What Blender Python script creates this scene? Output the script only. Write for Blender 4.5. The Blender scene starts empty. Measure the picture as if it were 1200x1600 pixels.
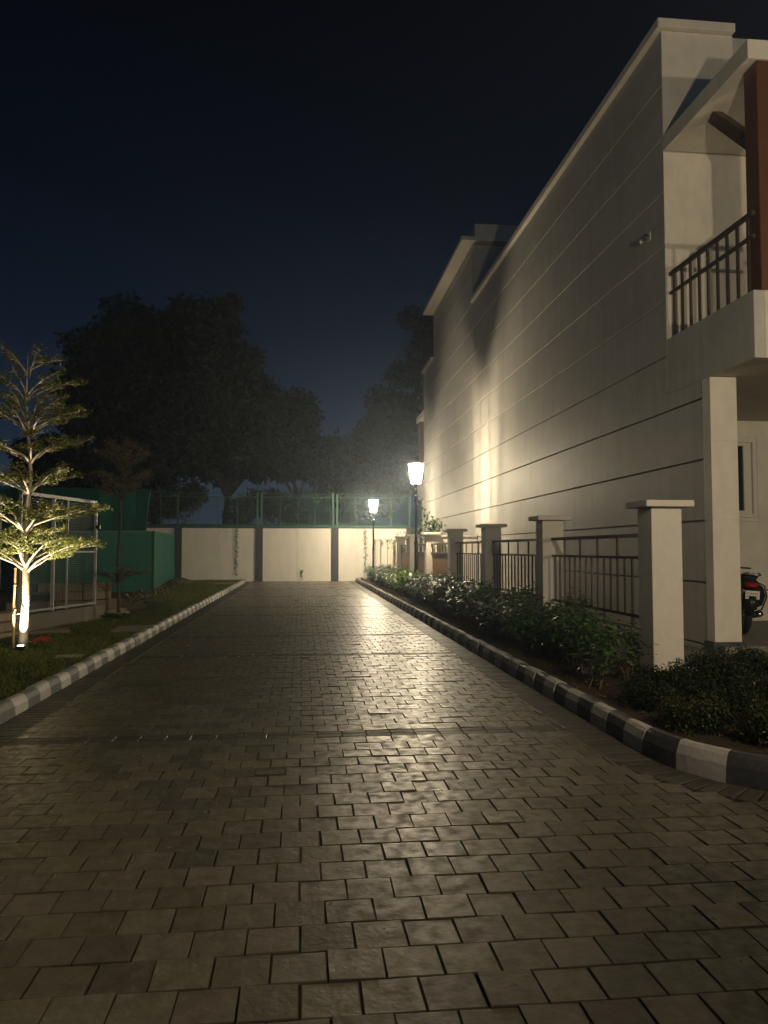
import bpy, bmesh, math, random
import numpy as np
from mathutils import Vector, Matrix
random.seed(7); rng = np.random.default_rng(7)
R = math.radians
S = bpy.context.scene
COL = S.collection

# ------------------------------------------------------------------ camera
cam = bpy.data.cameras.new("camera"); camo = bpy.data.objects.new("camera", cam); COL.objects.link(camo)
S.camera = camo
CAM_H = 1.5
camo.location = (0, 0, CAM_H)
camo.rotation_euler = (R(90 + 2.815), 0, R(-6.081))
cam.sensor_fit = 'VERTICAL'; cam.sensor_height = 36.0; cam.lens = 27.0
cam.clip_start = 0.05; cam.clip_end = 2000

# ------------------------------------------------------------------ sky
W = bpy.data.worlds.new("World"); S.world = W; W.use_nodes = True
nt = W.node_tree; nt.nodes.clear()
tc = nt.nodes.new('ShaderNodeTexCoord'); sx = nt.nodes.new('ShaderNodeSeparateXYZ')
rp = nt.nodes.new('ShaderNodeValToRGB'); bg = nt.nodes.new('ShaderNodeBackground'); wo = nt.nodes.new('ShaderNodeOutputWorld')
nt.links.new(tc.outputs['Generated'], sx.inputs[0]); nt.links.new(sx.outputs['Z'], rp.inputs[0])
nt.links.new(rp.outputs[0], bg.inputs[0]); nt.links.new(bg.outputs[0], wo.inputs[0])
cr = rp.color_ramp
cr.elements[0].position = 0.0; cr.elements[0].color = (.048, .074, .108, 1)
cr.elements[1].position = 1.0; cr.elements[1].color = (.0002, .0003, .0009, 1)
for p, c in ((.09, (.028, .045, .068)), (.15, (.0115, .0220, .0420)), (.26, (.0045, .0092, .0190)), (.42, (.0012, .0026, .0068)), (.60, (.0004, .0008, .0024))):
    e = cr.elements.new(p); e.color = (*c, 1)
bg.inputs[1].default_value = 1.0

# ------------------------------------------------------------------ exposure
S.view_settings.view_transform = 'Standard'; S.view_settings.look = 'None'
S.view_settings.exposure = 0.0; S.view_settings.gamma = 1.0; S.view_settings.use_curve_mapping = False
S.render.engine = 'CYCLES'
S.cycles.use_denoising = True
S.cycles.sample_clamp_indirect = 3.0
S.cycles.max_bounces = 6; S.cycles.transparent_max_bounces = 12; S.cycles.volume_bounces = 0
LAMP_COL = (1.0, .83, .56)
POWER = {'near': 2700, 'side': 3600, 'mid': 4700, 'far': 4000, 'up': 620}
HAZE = 0.0036

# ------------------------------------------------------------------ helpers
def tag(o, label=None, cat=None, group=None, kind=None):
    if label: o['label'] = label
    if cat: o['category'] = cat
    if group: o['group'] = group
    if kind: o['kind'] = kind
    return o

def empty(name, loc=(0, 0, 0), rz=0):
    o = bpy.data.objects.new(name, None); COL.objects.link(o); o.location = loc; o.rotation_euler = (0, 0, rz)
    o.empty_display_size = .1
    return o

class MB:
    def __init__(s): s.v = []; s.f = []; s.m = []
    def add(s, vs, fs, m=0):
        b = len(s.v); s.v += [tuple(v) for v in vs]; s.f += [tuple(b + i for i in f) for f in fs]; s.m += ([m] * len(fs) if isinstance(m, int) else list(m)); return s
    def box(s, x0, x1, y0, y1, z0, z1, m=0, mat=None):
        vs = [(x0, y0, z0), (x1, y0, z0), (x1, y1, z0), (x0, y1, z0), (x0, y0, z1), (x1, y0, z1), (x1, y1, z1), (x0, y1, z1)]
        if mat: vs = [mat @ Vector(v) for v in vs]
        return s.add(vs, [(0, 3, 2, 1), (4, 5, 6, 7), (0, 1, 5, 4), (1, 2, 6, 5), (2, 3, 7, 6), (3, 0, 4, 7)], m)
    def bar(s, a, b, w, h=None, m=0):
        """rectangular bar from a to b"""
        a = Vector(a); b = Vector(b); h = h or w; d = (b - a); L = d.length; d.normalize()
        up = Vector((0, 0, 1)) if abs(d.z) < .95 else Vector((0, 1, 0))
        x = d.cross(up).normalized(); y = x.cross(d).normalized()
        vs = []
        for t in (0, L):
            for sx_, sy_ in ((-1, -1), (1, -1), (1, 1), (-1, 1)): vs.append(a + d * t + x * sx_ * w / 2 + y * sy_ * h / 2)
        return s.add(vs, [(0, 1, 2, 3), (7, 6, 5, 4), (0, 4, 5, 1), (1, 5, 6, 2), (2, 6, 7, 3), (3, 7, 4, 0)], m)
    def tube(s, pts, rad, n=8, m=0, cap=True):
        pts = [Vector(p) for p in pts]
        if not hasattr(rad, '__len__'): rad = [rad] * len(pts)
        vs = []; fs = []
        ref = None
        for i, p in enumerate(pts):
            d = (pts[min(i + 1, len(pts) - 1)] - pts[max(i - 1, 0)]).normalized()
            if ref is None: ref = Vector((1, 0, 0)) if abs(d.x) < .9 else Vector((0, 1, 0))
            x = (ref - d * ref.dot(d)).normalized(); y = d.cross(x); ref = x
            for k in range(n):
                a = 2 * math.pi * k / n; vs.append(p + (x * math.cos(a) + y * math.sin(a)) * rad[i])
        for i in range(len(pts) - 1):
            for k in range(n):
                fs.append((i * n + k, i * n + (k + 1) % n, (i + 1) * n + (k + 1) % n, (i + 1) * n + k))
        if cap: fs += [tuple(reversed(range(n))), tuple(range((len(pts) - 1) * n, len(pts) * n))]
        return s.add(vs, fs, m)
    def lathe(s, prof, c=(0, 0, 0), n=16, m=0):
        vs = []; fs = []
        for r, z in prof:
            for k in range(n):
                a = 2 * math.pi * k / n; vs.append((c[0] + r * math.cos(a), c[1] + r * math.sin(a), c[2] + z))
        for i in range(len(prof) - 1):
            for k in range(n): fs.append((i * n + k, i * n + (k + 1) % n, (i + 1) * n + (k + 1) % n, (i + 1) * n + k))
        fs += [tuple(reversed(range(n))), tuple(range((len(prof) - 1) * n, len(prof) * n))]
        return s.add(vs, fs, m)
    def mesh(s, name, mats, smooth=False, bevel=0, seg=1):
        me = bpy.data.meshes.new(name); me.from_pydata(s.v, [], s.f)
        for mt in (mats if isinstance(mats, (list, tuple)) else [mats]): me.materials.append(mt)
        me.polygons.foreach_set('material_index', s.m)
        if bevel:
            bm = bmesh.new(); bm.from_mesh(me)
            bmesh.ops.bevel(bm, geom=list(bm.edges), offset=bevel, segments=seg, affect='EDGES', clamp_overlap=True)
            bm.to_mesh(me); bm.free()
        if smooth: me.polygons.foreach_set('use_smooth', [True] * len(me.polygons))
        me.update(); return me
    def build(s, name, mats, parent=None, **k):
        return link(name, s.mesh(name, mats, **k), parent)

def link(name, me, parent=None, loc=None):
    o = bpy.data.objects.new(name, me); COL.objects.link(o)
    if parent: o.parent = parent
    if loc is not None: o.location = loc
    return o

def tri_mesh(name, V, T, mat, smooth=False):
    me = bpy.data.meshes.new(name); V = np.asarray(V, dtype=np.float32); T = np.asarray(T, dtype=np.int32)
    me.vertices.add(len(V)); me.vertices.foreach_set('co', V.ravel())
    me.loops.add(len(T) * 3); me.loops.foreach_set('vertex_index', T.ravel())
    me.polygons.add(len(T)); me.polygons.foreach_set('loop_start', np.arange(0, len(T) * 3, 3, dtype=np.int32))
    me.materials.append(mat); me.update(calc_edges=True); me.validate(); return me

def leaves(P, N, L, Wd, fold=.25, droop=None):
    """P positions (n,3); N normals (n,3); L lengths; folded diamond leaves of 4 triangles"""
    n = len(P)
    N = N / np.linalg.norm(N, axis=1, keepdims=True)
    r = rng.normal(size=(n, 3)); d = r - N * (r * N).sum(1, keepdims=True); d /= np.linalg.norm(d, axis=1, keepdims=True)
    if droop is not None:
        d = d + np.array([0, 0, -droop]); d /= np.linalg.norm(d, axis=1, keepdims=True)
    s = np.cross(N, d); s /= np.linalg.norm(s, axis=1, keepdims=True)
    L = np.asarray(L).reshape(-1, 1) * np.ones((n, 1)); Wd = np.asarray(Wd).reshape(-1, 1) * np.ones((n, 1))
    mid = P + d * L * .45
    V = np.stack([P, mid + s * Wd / 2 + N * Wd * fold, P + d * L, mid - s * Wd / 2 + N * Wd * fold, mid], 1).reshape(-1, 3)
    b = (np.arange(n) * 5)[:, None]
    T = np.concatenate([b + np.array([[0, 4, 1]]), b + np.array([[4, 2, 1]]), b + np.array([[0, 3, 4]]), b + np.array([[4, 3, 2]])], 0)
    return V, T

def copy_tree(o, parent=None):
    c = o.copy(); COL.objects.link(c)
    if parent: c.parent = parent
    for ch in list(o.children): copy_tree(ch, c)
    return c

# ------------------------------------------------------------------ materials
def mat(name, base, rough=.6, spec=.5, metal=0, noise=None, bump=None, coat=0, island=0, objrand=0, rvar=0, emit=None, transl=0, coatr=.3, rscale=3.1):
    """noise: list of (scale, amount, colour, (sx,sy,sz) stretch); bump: list of (scale, strength, dist)"""
    m = bpy.data.materials.new(name); m.use_nodes = True; t = m.node_tree; n = t.nodes; l = t.links
    b = n['Principled BSDF']; b.inputs['Roughness'].default_value = rough; b.inputs['Specular IOR Level'].default_value = spec
    b.inputs['Metallic'].default_value = metal; b.inputs['Coat Weight'].default_value = coat; b.inputs['Coat Roughness'].default_value = coatr
    c = n.new('ShaderNodeRGB'); c.outputs[0].default_value = (*base, 1); out = c.outputs[0]
    tcn = n.new('ShaderNodeTexCoord'); gp = n.new('ShaderNodeNewGeometry')
    def coords(st=(1, 1, 1)):
        mp = n.new('ShaderNodeMapping'); l.new(gp.outputs['Position'], mp.inputs[0]); mp.inputs['Scale'].default_value = st; return mp.outputs[0]
    for (sc, am, colr, st) in (noise or []):
        tx = n.new('ShaderNodeTexNoise'); tx.inputs['Scale'].default_value = sc; tx.inputs['Detail'].default_value = 5; tx.inputs['Roughness'].default_value = .6
        l.new(coords(st), tx.inputs['Vector'])
        mr = n.new('ShaderNodeMapRange'); mr.inputs[1].default_value = .42; mr.inputs[2].default_value = .68; mr.inputs[3].default_value = 0; mr.inputs[4].default_value = am
        l.new(tx.outputs[0], mr.inputs[0])
        mx = n.new('ShaderNodeMix'); mx.data_type = 'RGBA'; l.new(mr.outputs[0], mx.inputs[0]); l.new(out, mx.inputs[6]); mx.inputs[7].default_value = (*colr, 1); out = mx.outputs[2]
    if island or objrand:
        oi = n.new('ShaderNodeObjectInfo'); ad = n.new('ShaderNodeMath'); ad.operation = 'ADD'
        l.new(gp.outputs['Random Per Island'], ad.inputs[0]); l.new(oi.outputs['Random'], ad.inputs[1])
        fr = n.new('ShaderNodeMath'); fr.operation = 'FRACT'; l.new(ad.outputs[0], fr.inputs[0])
        a = max(island, objrand)
        mr = n.new('ShaderNodeMapRange'); mr.inputs[3].default_value = 1 - a; mr.inputs[4].default_value = 1 + a; l.new(fr.outputs[0], mr.inputs[0])
        hs = n.new('ShaderNodeHueSaturation'); l.new(mr.outputs[0], hs.inputs['Value']); l.new(out, hs.inputs['Color']); out = hs.outputs[0]
        h2 = n.new('ShaderNodeMath'); h2.operation = 'MULTIPLY'; h2.inputs[1].default_value = 7.31; l.new(fr.outputs[0], h2.inputs[0])
        h3 = n.new('ShaderNodeMath'); h3.operation = 'FRACT'; l.new(h2.outputs[0], h3.inputs[0])
        h4 = n.new('ShaderNodeMapRange'); h4.inputs[3].default_value = .5 - a * .06; h4.inputs[4].default_value = .5 + a * .06; l.new(h3.outputs[0], h4.inputs[0]); l.new(h4.outputs[0], hs.inputs['Hue'])
    l.new(out, b.inputs['Base Color'])
    if rvar:
        tx = n.new('ShaderNodeTexNoise'); tx.inputs['Scale'].default_value = rscale; tx.inputs['Detail'].default_value = 6; l.new(coords(), tx.inputs['Vector'])
        mr = n.new('ShaderNodeMapRange'); mr.inputs[1].default_value = .3; mr.inputs[2].default_value = .7; mr.inputs[3].default_value = max(.05, rough - rvar); mr.inputs[4].default_value = min(1, rough + rvar)
        l.new(tx.outputs[0], mr.inputs[0]); l.new(mr.outputs[0], b.inputs['Roughness'])
        if coat:
            m3 = n.new('ShaderNodeMapRange'); m3.inputs[1].default_value = .40; m3.inputs[2].default_value = .62; m3.inputs[3].default_value = coat * 2.0; m3.inputs[4].default_value = 0; l.new(tx.outputs[0], m3.inputs[0]); l.new(m3.outputs[0], b.inputs['Coat Weight'])
    prev = None
    for (sc, stg, dist, st) in (bump or []):
        tx = n.new('ShaderNodeTexNoise'); tx.inputs['Scale'].default_value = sc; tx.inputs['Detail'].default_value = 4; l.new(coords(st), tx.inputs['Vector'])
        bp = n.new('ShaderNodeBump'); bp.inputs['Strength'].default_value = stg; bp.inputs['Distance'].default_value = dist
        l.new(tx.outputs[0], bp.inputs['Height'])
        if prev: l.new(prev, bp.inputs['Normal'])
        prev = bp.outputs[0]
    if prev: l.new(prev, b.inputs['Normal'])
    if emit: b.inputs['Emission Color'].default_value = (*emit[0], 1); b.inputs['Emission Strength'].default_value = emit[1]
    if transl:
        tb = n.new('ShaderNodeBsdfTranslucent'); l.new(out, tb.inputs[0]); ms = n.new('ShaderNodeMixShader'); ms.inputs[0].default_value = transl
        l.new(b.outputs[0], ms.inputs[1]); l.new(tb.outputs[0], ms.inputs[2]); l.new(ms.outputs[0], n['Material Output'].inputs[0])
    return m

one = (1, 1, 1)
M = {}
M['paver'] = mat('paver', (.124, .110, .080), .44, .8, noise=[(.9, .6, (.078, .068, .049), one), (3.2, .5, (.090, .079, .058), one), (14, .55, (.165, .148, .108), one), (70, .5, (.085, .075, .056), one)], bump=[(9, .45, .014, one), (45, .45, .005, one), (160, .3, .002, one)], island=.28, rvar=.17, coat=.24, coatr=.34, rscale=13)
M['paver_edge'] = mat('paver_edge', (.080, .070, .052), .95, .08, noise=[(14, .5, (.12, .105, .078), one)], island=.2)
M['joint'] = mat('joint', (.035, .030, .022), .95, .2, noise=[(6, .5, (.055, .048, .035), one)], bump=[(120, .6, .006, one)])
M['brick_dark'] = mat('border_paver', (.060, .054, .046), .50, .45, noise=[(9, .5, (.09, .08, .065), one)], bump=[(60, .4, .006, one)], island=.22, rvar=.1)
M['kerb_white'] = mat('kerb_white', (.44, .42, .39), .6, .4, noise=[(4, .6, (.36, .34, .31), one), (26, .5, (.27, .24, .21), one)], bump=[(40, .4, .006, one)], objrand=.14)
M['kerb_black'] = mat('kerb_black', (.050, .052, .058), .5, .45, noise=[(6, .5, (.09, .09, .09), one), (30, .4, (.14, .13, .12), one)], bump=[(40, .4, .006, one)], objrand=.25)
M['kerb_pale'] = mat('kerb_pale', (.60, .58, .54), .6, .4, noise=[(4, .6, (.45, .43, .40), one), (26, .5, (.34, .31, .28), one)], bump=[(40, .4, .006, one)], objrand=.14)
M['kerb_grey'] = mat('kerb_grey', (.13, .135, .14), .6, .4, noise=[(6, .5, (.09, .09, .09), one), (30, .5, (.23, .22, .2), one)], bump=[(40, .4, .006, one)], objrand=.2)
M['wall'] = mat('plaster_wall', (.50, .48, .445), .62, .4, noise=[(.35, .45, (.36, .345, .32), (1, .5, 1)), (1.3, .35, (.50, .475, .43), (1, .35, 1.5)), (3.5, .35, (.30, .285, .26), (1, 1.6, .16)), (40, .25, (.30, .29, .27), one), (.9, .5, (.34, .325, .30), (1, .8, 2.2))],
            bump=[(1.1, .05, .03, (1, .5, 1)), (24, .08, .003, (1, 1.3, .9)), (90, .14, .003, one)], rvar=.035)
M['trim_lit_front'] = mat('cream_trim_lit_front', (.68, .63, .54), .6, .4, noise=[(2.5, .4, (.52, .48, .42), one), (5, .3, (.44, .41, .36), (1, 1, .3))], bump=[(60, .2, .004, one)])  # trim and house fronts; lighter, warmer than the side wall, lamplight in the colour
M['pillar'] = mat('pillar_paint', (.62, .57, .50), .65, .35, noise=[(3, .4, (.54, .50, .44), one), (30, .25, (.46, .42, .37), one), (2.2, .4, (.50, .46, .40), (1, 1, .3))], bump=[(50, .25, .005, one)])
M['soffit'] = mat('soffit_paint', (.62, .55, .46), .8, .2, noise=[(1.5, .3, (.38, .35, .32), one)])
M['backwall'] = mat('backwall_paint', (.80, .76, .69), .75, .3, noise=[(.7, .4, (.65, .62, .56), one), (4, .3, (.58, .55, .50), (1, 1, .25)), (14, .25, (.40, .37, .33), one)], bump=[(12, .3, .01, one)])
M['pilaster'] = mat('dark_pilaster', (.055, .058, .066), .7, .3, noise=[(8, .4, (.09, .09, .09), one)])
M['rail'] = mat('brown_metal', (.060, .038, .030), .45, .5, noise=[(30, .4, (.04, .025, .02), one)])
M['wood'] = mat('wood_post', (.105, .042, .017), .45, .45, noise=[(9, .6, (.07, .028, .012), (3, 3, .25)), (40, .4, (.13, .052, .022), (3, 3, .2))], bump=[(30, .3, .004, (3, 3, .2))])
M['woodpanel'] = mat('wood_panel', (.20, .105, .062), .55, .35, noise=[(9, .5, (.14, .07, .04), (3, 3, .25))], objrand=.18)
M['darkwood'] = mat('dark_wood', (.07, .035, .02), .5, .4, noise=[(12, .4, (.04, .02, .012), (3, 3, .3))])
M['green_metal'] = mat('green_metal', (.05, .14, .10), .5, .4, noise=[(12, .4, (.035, .09, .07), one)])
M['grey_metal'] = mat('grey_metal', (.42, .43, .42), .5, .5, metal=.3, noise=[(12, .5, (.26, .27, .27), one)])
M['wire'] = mat('wire', (.06, .065, .065), .5, .5, metal=.3)
M['tarp'] = mat('green_tarp', (.012, .115, .085), .65, .3, noise=[(.8, .5, (.008, .080, .062), (1, 1, .5)), (9, .3, (.015, .14, .10), (1, 1, .3))], bump=[(1.2, .5, .08, (1, 1, .35)), (6, .4, .02, (1, 1, .5))])
M['stone'] = mat('stone_block', (.36, .29, .21), .85, .25, noise=[(5, .5, (.27, .21, .15), one), (24, .5, (.44, .36, .27), one)], bump=[(22, .6, .012, one)], objrand=.2)
M['slab'] = mat('pale_slab', (.24, .22, .18), .85, .25, noise=[(5, .5, (.25, .22, .18), one)], bump=[(30, .5, .01, one)], objrand=.1)
M['courtfloor'] = mat('court_floor', (.62, .57, .48), .8, .25, noise=[(3, .4, (.38, .35, .29), one)])  # pale tone picked to bounce light onto the house wall
M['ground'] = mat('ground', (.075, .062, .045), .95, .15, noise=[(.5, .5, (.05, .045, .03), one), (5, .5, (.10, .085, .06), one)], bump=[(12, .6, .03, one)])
M['soil'] = mat('soil', (.050, .036, .024), .95, .15, noise=[(4, .5, (.032, .023, .015), one), (22, .5, (.085, .062, .042), one)], bump=[(14, .9, .03, one), (60, .6, .01, one)])
M['turf'] = mat('turf', (.050, .062, .018), .95, .15, noise=[(1.2, .5, (.045, .055, .018), one), (9, .5, (.022, .032, .009), one)], bump=[(50, .8, .02, one)])
M['grass'] = mat('grass', (.125, .150, .034), .6, .3, island=.4, transl=.3, noise=[(1.5, .5, (.15, .15, .045), one)])
M['rubble'] = mat('rubble', (.15, .12, .085), .9, .2, objrand=0, island=.35, noise=[(8, .5, (.13, .10, .07), one)])
M['apron'] = mat('apron', (.20, .19, .17), .7, .3, noise=[(2, .4, (.15, .14, .125), one), (30, .3, (.25, .24, .21), one)], bump=[(40, .3, .005, one)])
M['iron'] = mat('cast_iron', (.022, .022, .024), .38, .5, metal=.2, noise=[(30, .3, (.04, .04, .04), one)], bump=[(40, .2, .003, one)])
M['bulb'] = mat('bulb', (1, 1, 1), .5, emit=((1, .86, .62), 60))
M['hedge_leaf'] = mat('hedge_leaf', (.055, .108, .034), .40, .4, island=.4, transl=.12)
M['hedge_leaf_lamplit'] = mat('hedge_leaf_lamplit', (.12, .19, .035), .30, .5, island=.35, transl=.22)  # paler copy of the hedge leaf, lamplight put into its colour
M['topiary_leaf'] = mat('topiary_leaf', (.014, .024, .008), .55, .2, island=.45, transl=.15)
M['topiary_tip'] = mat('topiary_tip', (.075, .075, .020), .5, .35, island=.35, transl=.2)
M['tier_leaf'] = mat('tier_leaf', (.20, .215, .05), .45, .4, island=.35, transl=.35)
M['brown_leaf'] = mat('brown_leaf', (.24, .19, .11), .6, .3, island=.35, transl=.2)
M['tree_leaf'] = mat('tree_leaf', (.050, .066, .036), .6, .3, island=.5, transl=.15)
M['dry_leaf'] = mat('dry_leaf', (.17, .12, .05), .7, .2, island=.5)
M['bark'] = mat('bark', (.12, .095, .07), .9, .2, noise=[(6, .5, (.075, .06, .045), (2, 2, .5))], bump=[(16, .7, .02, (2, 2, .4))])
M['pale_bark'] = mat('pale_bark', (.55, .48, .38), .8, .25, noise=[(14, .6, (.22, .17, .12), (2, 2, .7)), (50, .4, (.50, .43, .33), one)], bump=[(22, .7, .01, (1, 1, .8))])
M['bamboo'] = mat('bamboo', (.33, .25, .13), .6, .35, noise=[(20, .5, (.2, .15, .08), (1, 1, .3))])
M['red'] = mat('red_petal', (.50, .02, .02), .5, .4, island=.3, transl=.2)
M['whitepetal'] = mat('white_petal', (.7, .66, .62), .5, .4, island=.15, transl=.2)
M['black'] = mat('black_plastic', (.016, .016, .018), .35, .5)
M['rubber'] = mat('rubber', (.018, .018, .018), .8, .3, bump=[(60, .5, .006, one)])
M['plate'] = mat('number_plate', (.62, .60, .52), .45, .4)
M['taillens'] = mat('tail_lens', (.25, .006, .008), .12, .8, emit=((1, .02, .03), .03))
M['amber'] = mat('amber_lens', (.55, .20, .04), .2, .6)
M['chrome'] = mat('chrome', (.6, .6, .6), .2, .5, metal=1)
M['upvc'] = mat('window_frame', (.62, .58, .52), .45, .4)
M['whiteplastic'] = mat('white_plastic', (.6, .6, .58), .4, .4)
M['darkpaint'] = mat('dark_paint', (.06, .07, .08), .6, .3)
M['farwall'] = mat('far_building', (.30, .31, .33), .8, .2, noise=[(.3, .3, (.24, .25, .27), one)])

def alpha_mat(name, base, alpha, rough=.5, emit=None):
    m = bpy.data.materials.new(name); m.use_nodes = True; t = m.node_tree; n = t.nodes; l = t.links
    b = n['Principled BSDF']; b.inputs['Base Color'].default_value = (*base, 1); b.inputs['Roughness'].default_value = rough
    if emit: b.inputs['Emission Color'].default_value = (*emit[0], 1); b.inputs['Emission Strength'].default_value = emit[1]
    tr = n.new('ShaderNodeBsdfTransparent'); ms = n.new('ShaderNodeMixShader'); ms.inputs[0].default_value = alpha
    l.new(tr.outputs[0], ms.inputs[1]); l.new(b.outputs[0], ms.inputs[2]); l.new(ms.outputs[0], n['Material Output'].inputs[0])
    return m
M['net'] = alpha_mat('green_net', (.03, .07, .06), .14, .8)
M['fine_mesh'] = alpha_mat('fine_mesh', (.03, .06, .05), .38, .8)
M['lampglass'] = alpha_mat('lamp_glass', (.9, .85, .75), .45, .3, emit=((1, .86, .62), 9))
g = bpy.data.materials.new('window_glass'); g.use_nodes = True
gb = g.node_tree.nodes['Principled BSDF']; gb.inputs['Base Color'].default_value = (.012, .014, .016, 1); gb.inputs['Roughness'].default_value = .06
M['glass'] = g

# ================================================================== GROUND
GZ = -0.09
MB().box(-205, 205, -20, 215, -.6, GZ).build('ground', M['ground']); tag(bpy.data.objects['ground'], kind='structure')

# ---- road base + pavers
XL, XR = -2.57, 2.50            # kerb faces
YE = 36.93                      # far end of the road at the boundary wall
road = MB().box(-2.70, 2.60, -6, YE, -.085, -.0070).box(2.60, 12, -6, 4.42, -.085, -.0070).build('road', M['joint']); tag(road, kind='structure')

F_, TH, YA = 1200, math.atan(59 / 1200), math.atan(128 / 1200 * math.cos(math.atan(59 / 1200)))
def proj(X, Y, Z):              # used only to decide which pieces the photograph shows
    Z -= CAM_H; r = X * math.cos(YA) - Y * math.sin(YA); q = X * math.sin(YA) + Y * math.cos(YA)
    f = q * math.cos(TH) + Z * math.sin(TH); u = -q * math.sin(TH) + Z * math.cos(TH)
    return (600 + F_ * r / f, 800 - F_ * u / f) if f > .1 else (-9e9, -9e9)
def seen(X, Y, Z, mgn=10):
    x, y = proj(X, Y, Z); return -mgn < x < 1200 + mgn and -mgn < y < 1600 + mgn

ARC_C, ARC_R = (3.72, 5.50), 1.22    # corner where the right kerb swings away
def right_face(y):              # X of the kerb's road face at depth y
    if y >= ARC_C[1]: return XR
    dy = ARC_C[1] - y
    return 99 if dy >= ARC_R else ARC_C[0] - math.sqrt(ARC_R ** 2 - dy ** 2)
BW = .30                        # width of the dark border course by each kerb
def paver_verts(cx, cy, w, d, h, ch, jit, tilt):
    """top face a little uneven, worn chamfer, sides down to the bedding"""
    vs = []
    tx, ty, dz = tilt
    def top(x, y, z): return (cx + x, cy + y, z + dz + tx * x + ty * y)
    J = [(random.uniform(-jit, jit), random.uniform(-jit, jit)) for _ in range(4)]
    C = [(-w / 2, -d / 2), (w / 2, -d / 2), (w / 2, d / 2), (-w / 2, d / 2)]
    for (x, y), (jx, jy) in zip(C, J): vs.append((cx + x + jx, cy + y + jy, -.035))
    for (x, y), (jx, jy) in zip(C, J): vs.append(top(x + jx, y + jy, h - ch))
    for (x, y), (jx, jy) in zip(C, J):
        k = random.uniform(.8, 1.9)
        vs.append(top(x + jx - math.copysign(ch * k, x), y + jy - math.copysign(ch * k, y), h + random.uniform(-.0008, .0008)))
    fs = []
    for a, b in ((0, 4), (4, 8)):
        for k in range(4): fs.append((a + k, a + (k + 1) % 4, b + (k + 1) % 4, b + k))
    fs.append((8, 9, 10, 11))
    return vs, fs
PITCH = .206
EDGE = [1] * 8 + [0]; PMATS = (M['paver'], M['paver_edge'])
bands = [6.42, 11.05, 13.55, 17.8, 20.4, 24.9, 29.4, 33.6]
rows = []; y = .9
bi = 0
while y < YE - .05:
    if bi < len(bands) and y + PITCH > bands[bi]:
        rows.append(('band', y)); y += .206; bi += 1
    else:
        rows.append(('row', y)); y += PITCH
cand = []
for ri, (kind, y0) in enumerate(rows):
    yc = y0 + PITCH / 2
    if kind == 'row':
        off = (ri % 2) * PITCH / 2 + random.uniform(-.004, .004)
        rf = min(right_face(yc), 99)
        x0, x1 = XL + BW, (rf - BW if rf < 50 else 6.4)
        if yc < ARC_C[1]:
            d = ARC_R + BW; dy = ARC_C[1] - yc
            x1 = ARC_C[0] - math.sqrt(d * d - dy * dy) if dy < d else 6.4
        x = x0 - off
        while x < x1 - .01:
            a, b = max(x, x0), min(x + PITCH, x1)
            if b - a > .035: cand.append(('paver', (a + b) / 2, yc, b - a - .0042, PITCH - .0048))
            x += PITCH
    else:
        x = XL + BW
        while x < XR - BW - .02:
            for k in (0, 1): cand.append(('band', x + .1, y0 + .052 + k * .103, .194, .0955))
            x += .2
def sz(c): return (c[1] ** 2 + c[2] ** 2)
pv = sorted([c for c in cand if c[0] == 'paver'], key=lambda c: (not seen(c[1], c[2], 0), sz(c)))
near = pv[:299]; rest = pv[299:]
def make_paver_shape(w, d, wear=1):
    ch = random.uniform(.0015, .0035) * wear
    return paver_verts(0, 0, w, d, 0, ch, .0022, (0, 0, 0))
variants = {}
for c in near:
    key = (round(c[3], 2), random.randrange(10))
    if key not in variants:
        vs, fs = make_paver_shape(key[0] if abs(key[0] - c[3]) < .004 else c[3], c[4]); mb = MB(); mb.add(vs, fs, EDGE); variants[key] = mb.mesh('paver', PMATS)
    o = link('paver', variants[key], road, (c[1], c[2], random.gauss(0, .0016)))
    o.rotation_euler = (max(-.022, min(.022, random.gauss(0, .012))), max(-.022, min(.022, random.gauss(0, .012))), random.gauss(0, .008))
mb = MB()
for c in rest:
    vs, fs = paver_verts(c[1], c[2], c[3], c[4], random.gauss(0, .0016), random.uniform(.0012, .0026), .0025, (max(-.02, min(.02, random.gauss(0, .010))), max(-.02, min(.02, random.gauss(0, .010))), 0)); mb.add(vs, fs, EDGE)
tag(mb.build('paver_field', PMATS, road), kind='stuff')
mb = MB()
bnd = sorted([c for c in cand if c[0] == 'band'], key=sz)
for i, c in enumerate(bnd):
    vs, fs = paver_verts(c[1], c[2], c[3], c[4], random.gauss(-.001, .0012), .004, .0015, (random.gauss(0, .006), random.gauss(0, .006), 0))
    if i < 48:
        m1 = MB(); m1.add(vs, fs); m1.build('band_brick', M['brick_dark'], road)
    else: mb.add(vs, fs)
tag(mb.build('band_brickwork', M['brick_dark'], road), kind='stuff')
# border course beside the kerbs: small bricks set across, following the corner
mb = MB(); nb = 0
def border(px, py, ang, vis):
    """one border brick centred at (px,py), long axis at ang"""
    global nb
    L, w = BW - .016, .094
    vs, fs = paver_verts(0, 0, L, w, random.gauss(-.002, .0012), .004, .002, (random.gauss(0, .006), random.gauss(0, .006), 0))
    mt = Matrix.Translation((px, py, 0)) @ Matrix.Rotation(ang, 4, 'Z')
    vs = [tuple(mt @ Vector(v)) for v in vs]
    if vis and nb < 150:
        nb += 1; m1 = MB(); m1.add(vs, fs); m1.build('border_brick', M['brick_dark'], road)
    else: mb.add(vs, fs)
y = YE - .06
arc = []
n_arc = int(ARC_R * math.pi / 2 / .095)
for i in range(n_arc + 1):
    a = math.pi + (math.pi / 2) * i / n_arc; r = ARC_R + BW / 2
    border(ARC_C[0] + r * math.cos(a), ARC_C[1] + r * math.sin(a), a, True)
yy = ARC_C[1] + .10
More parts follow.
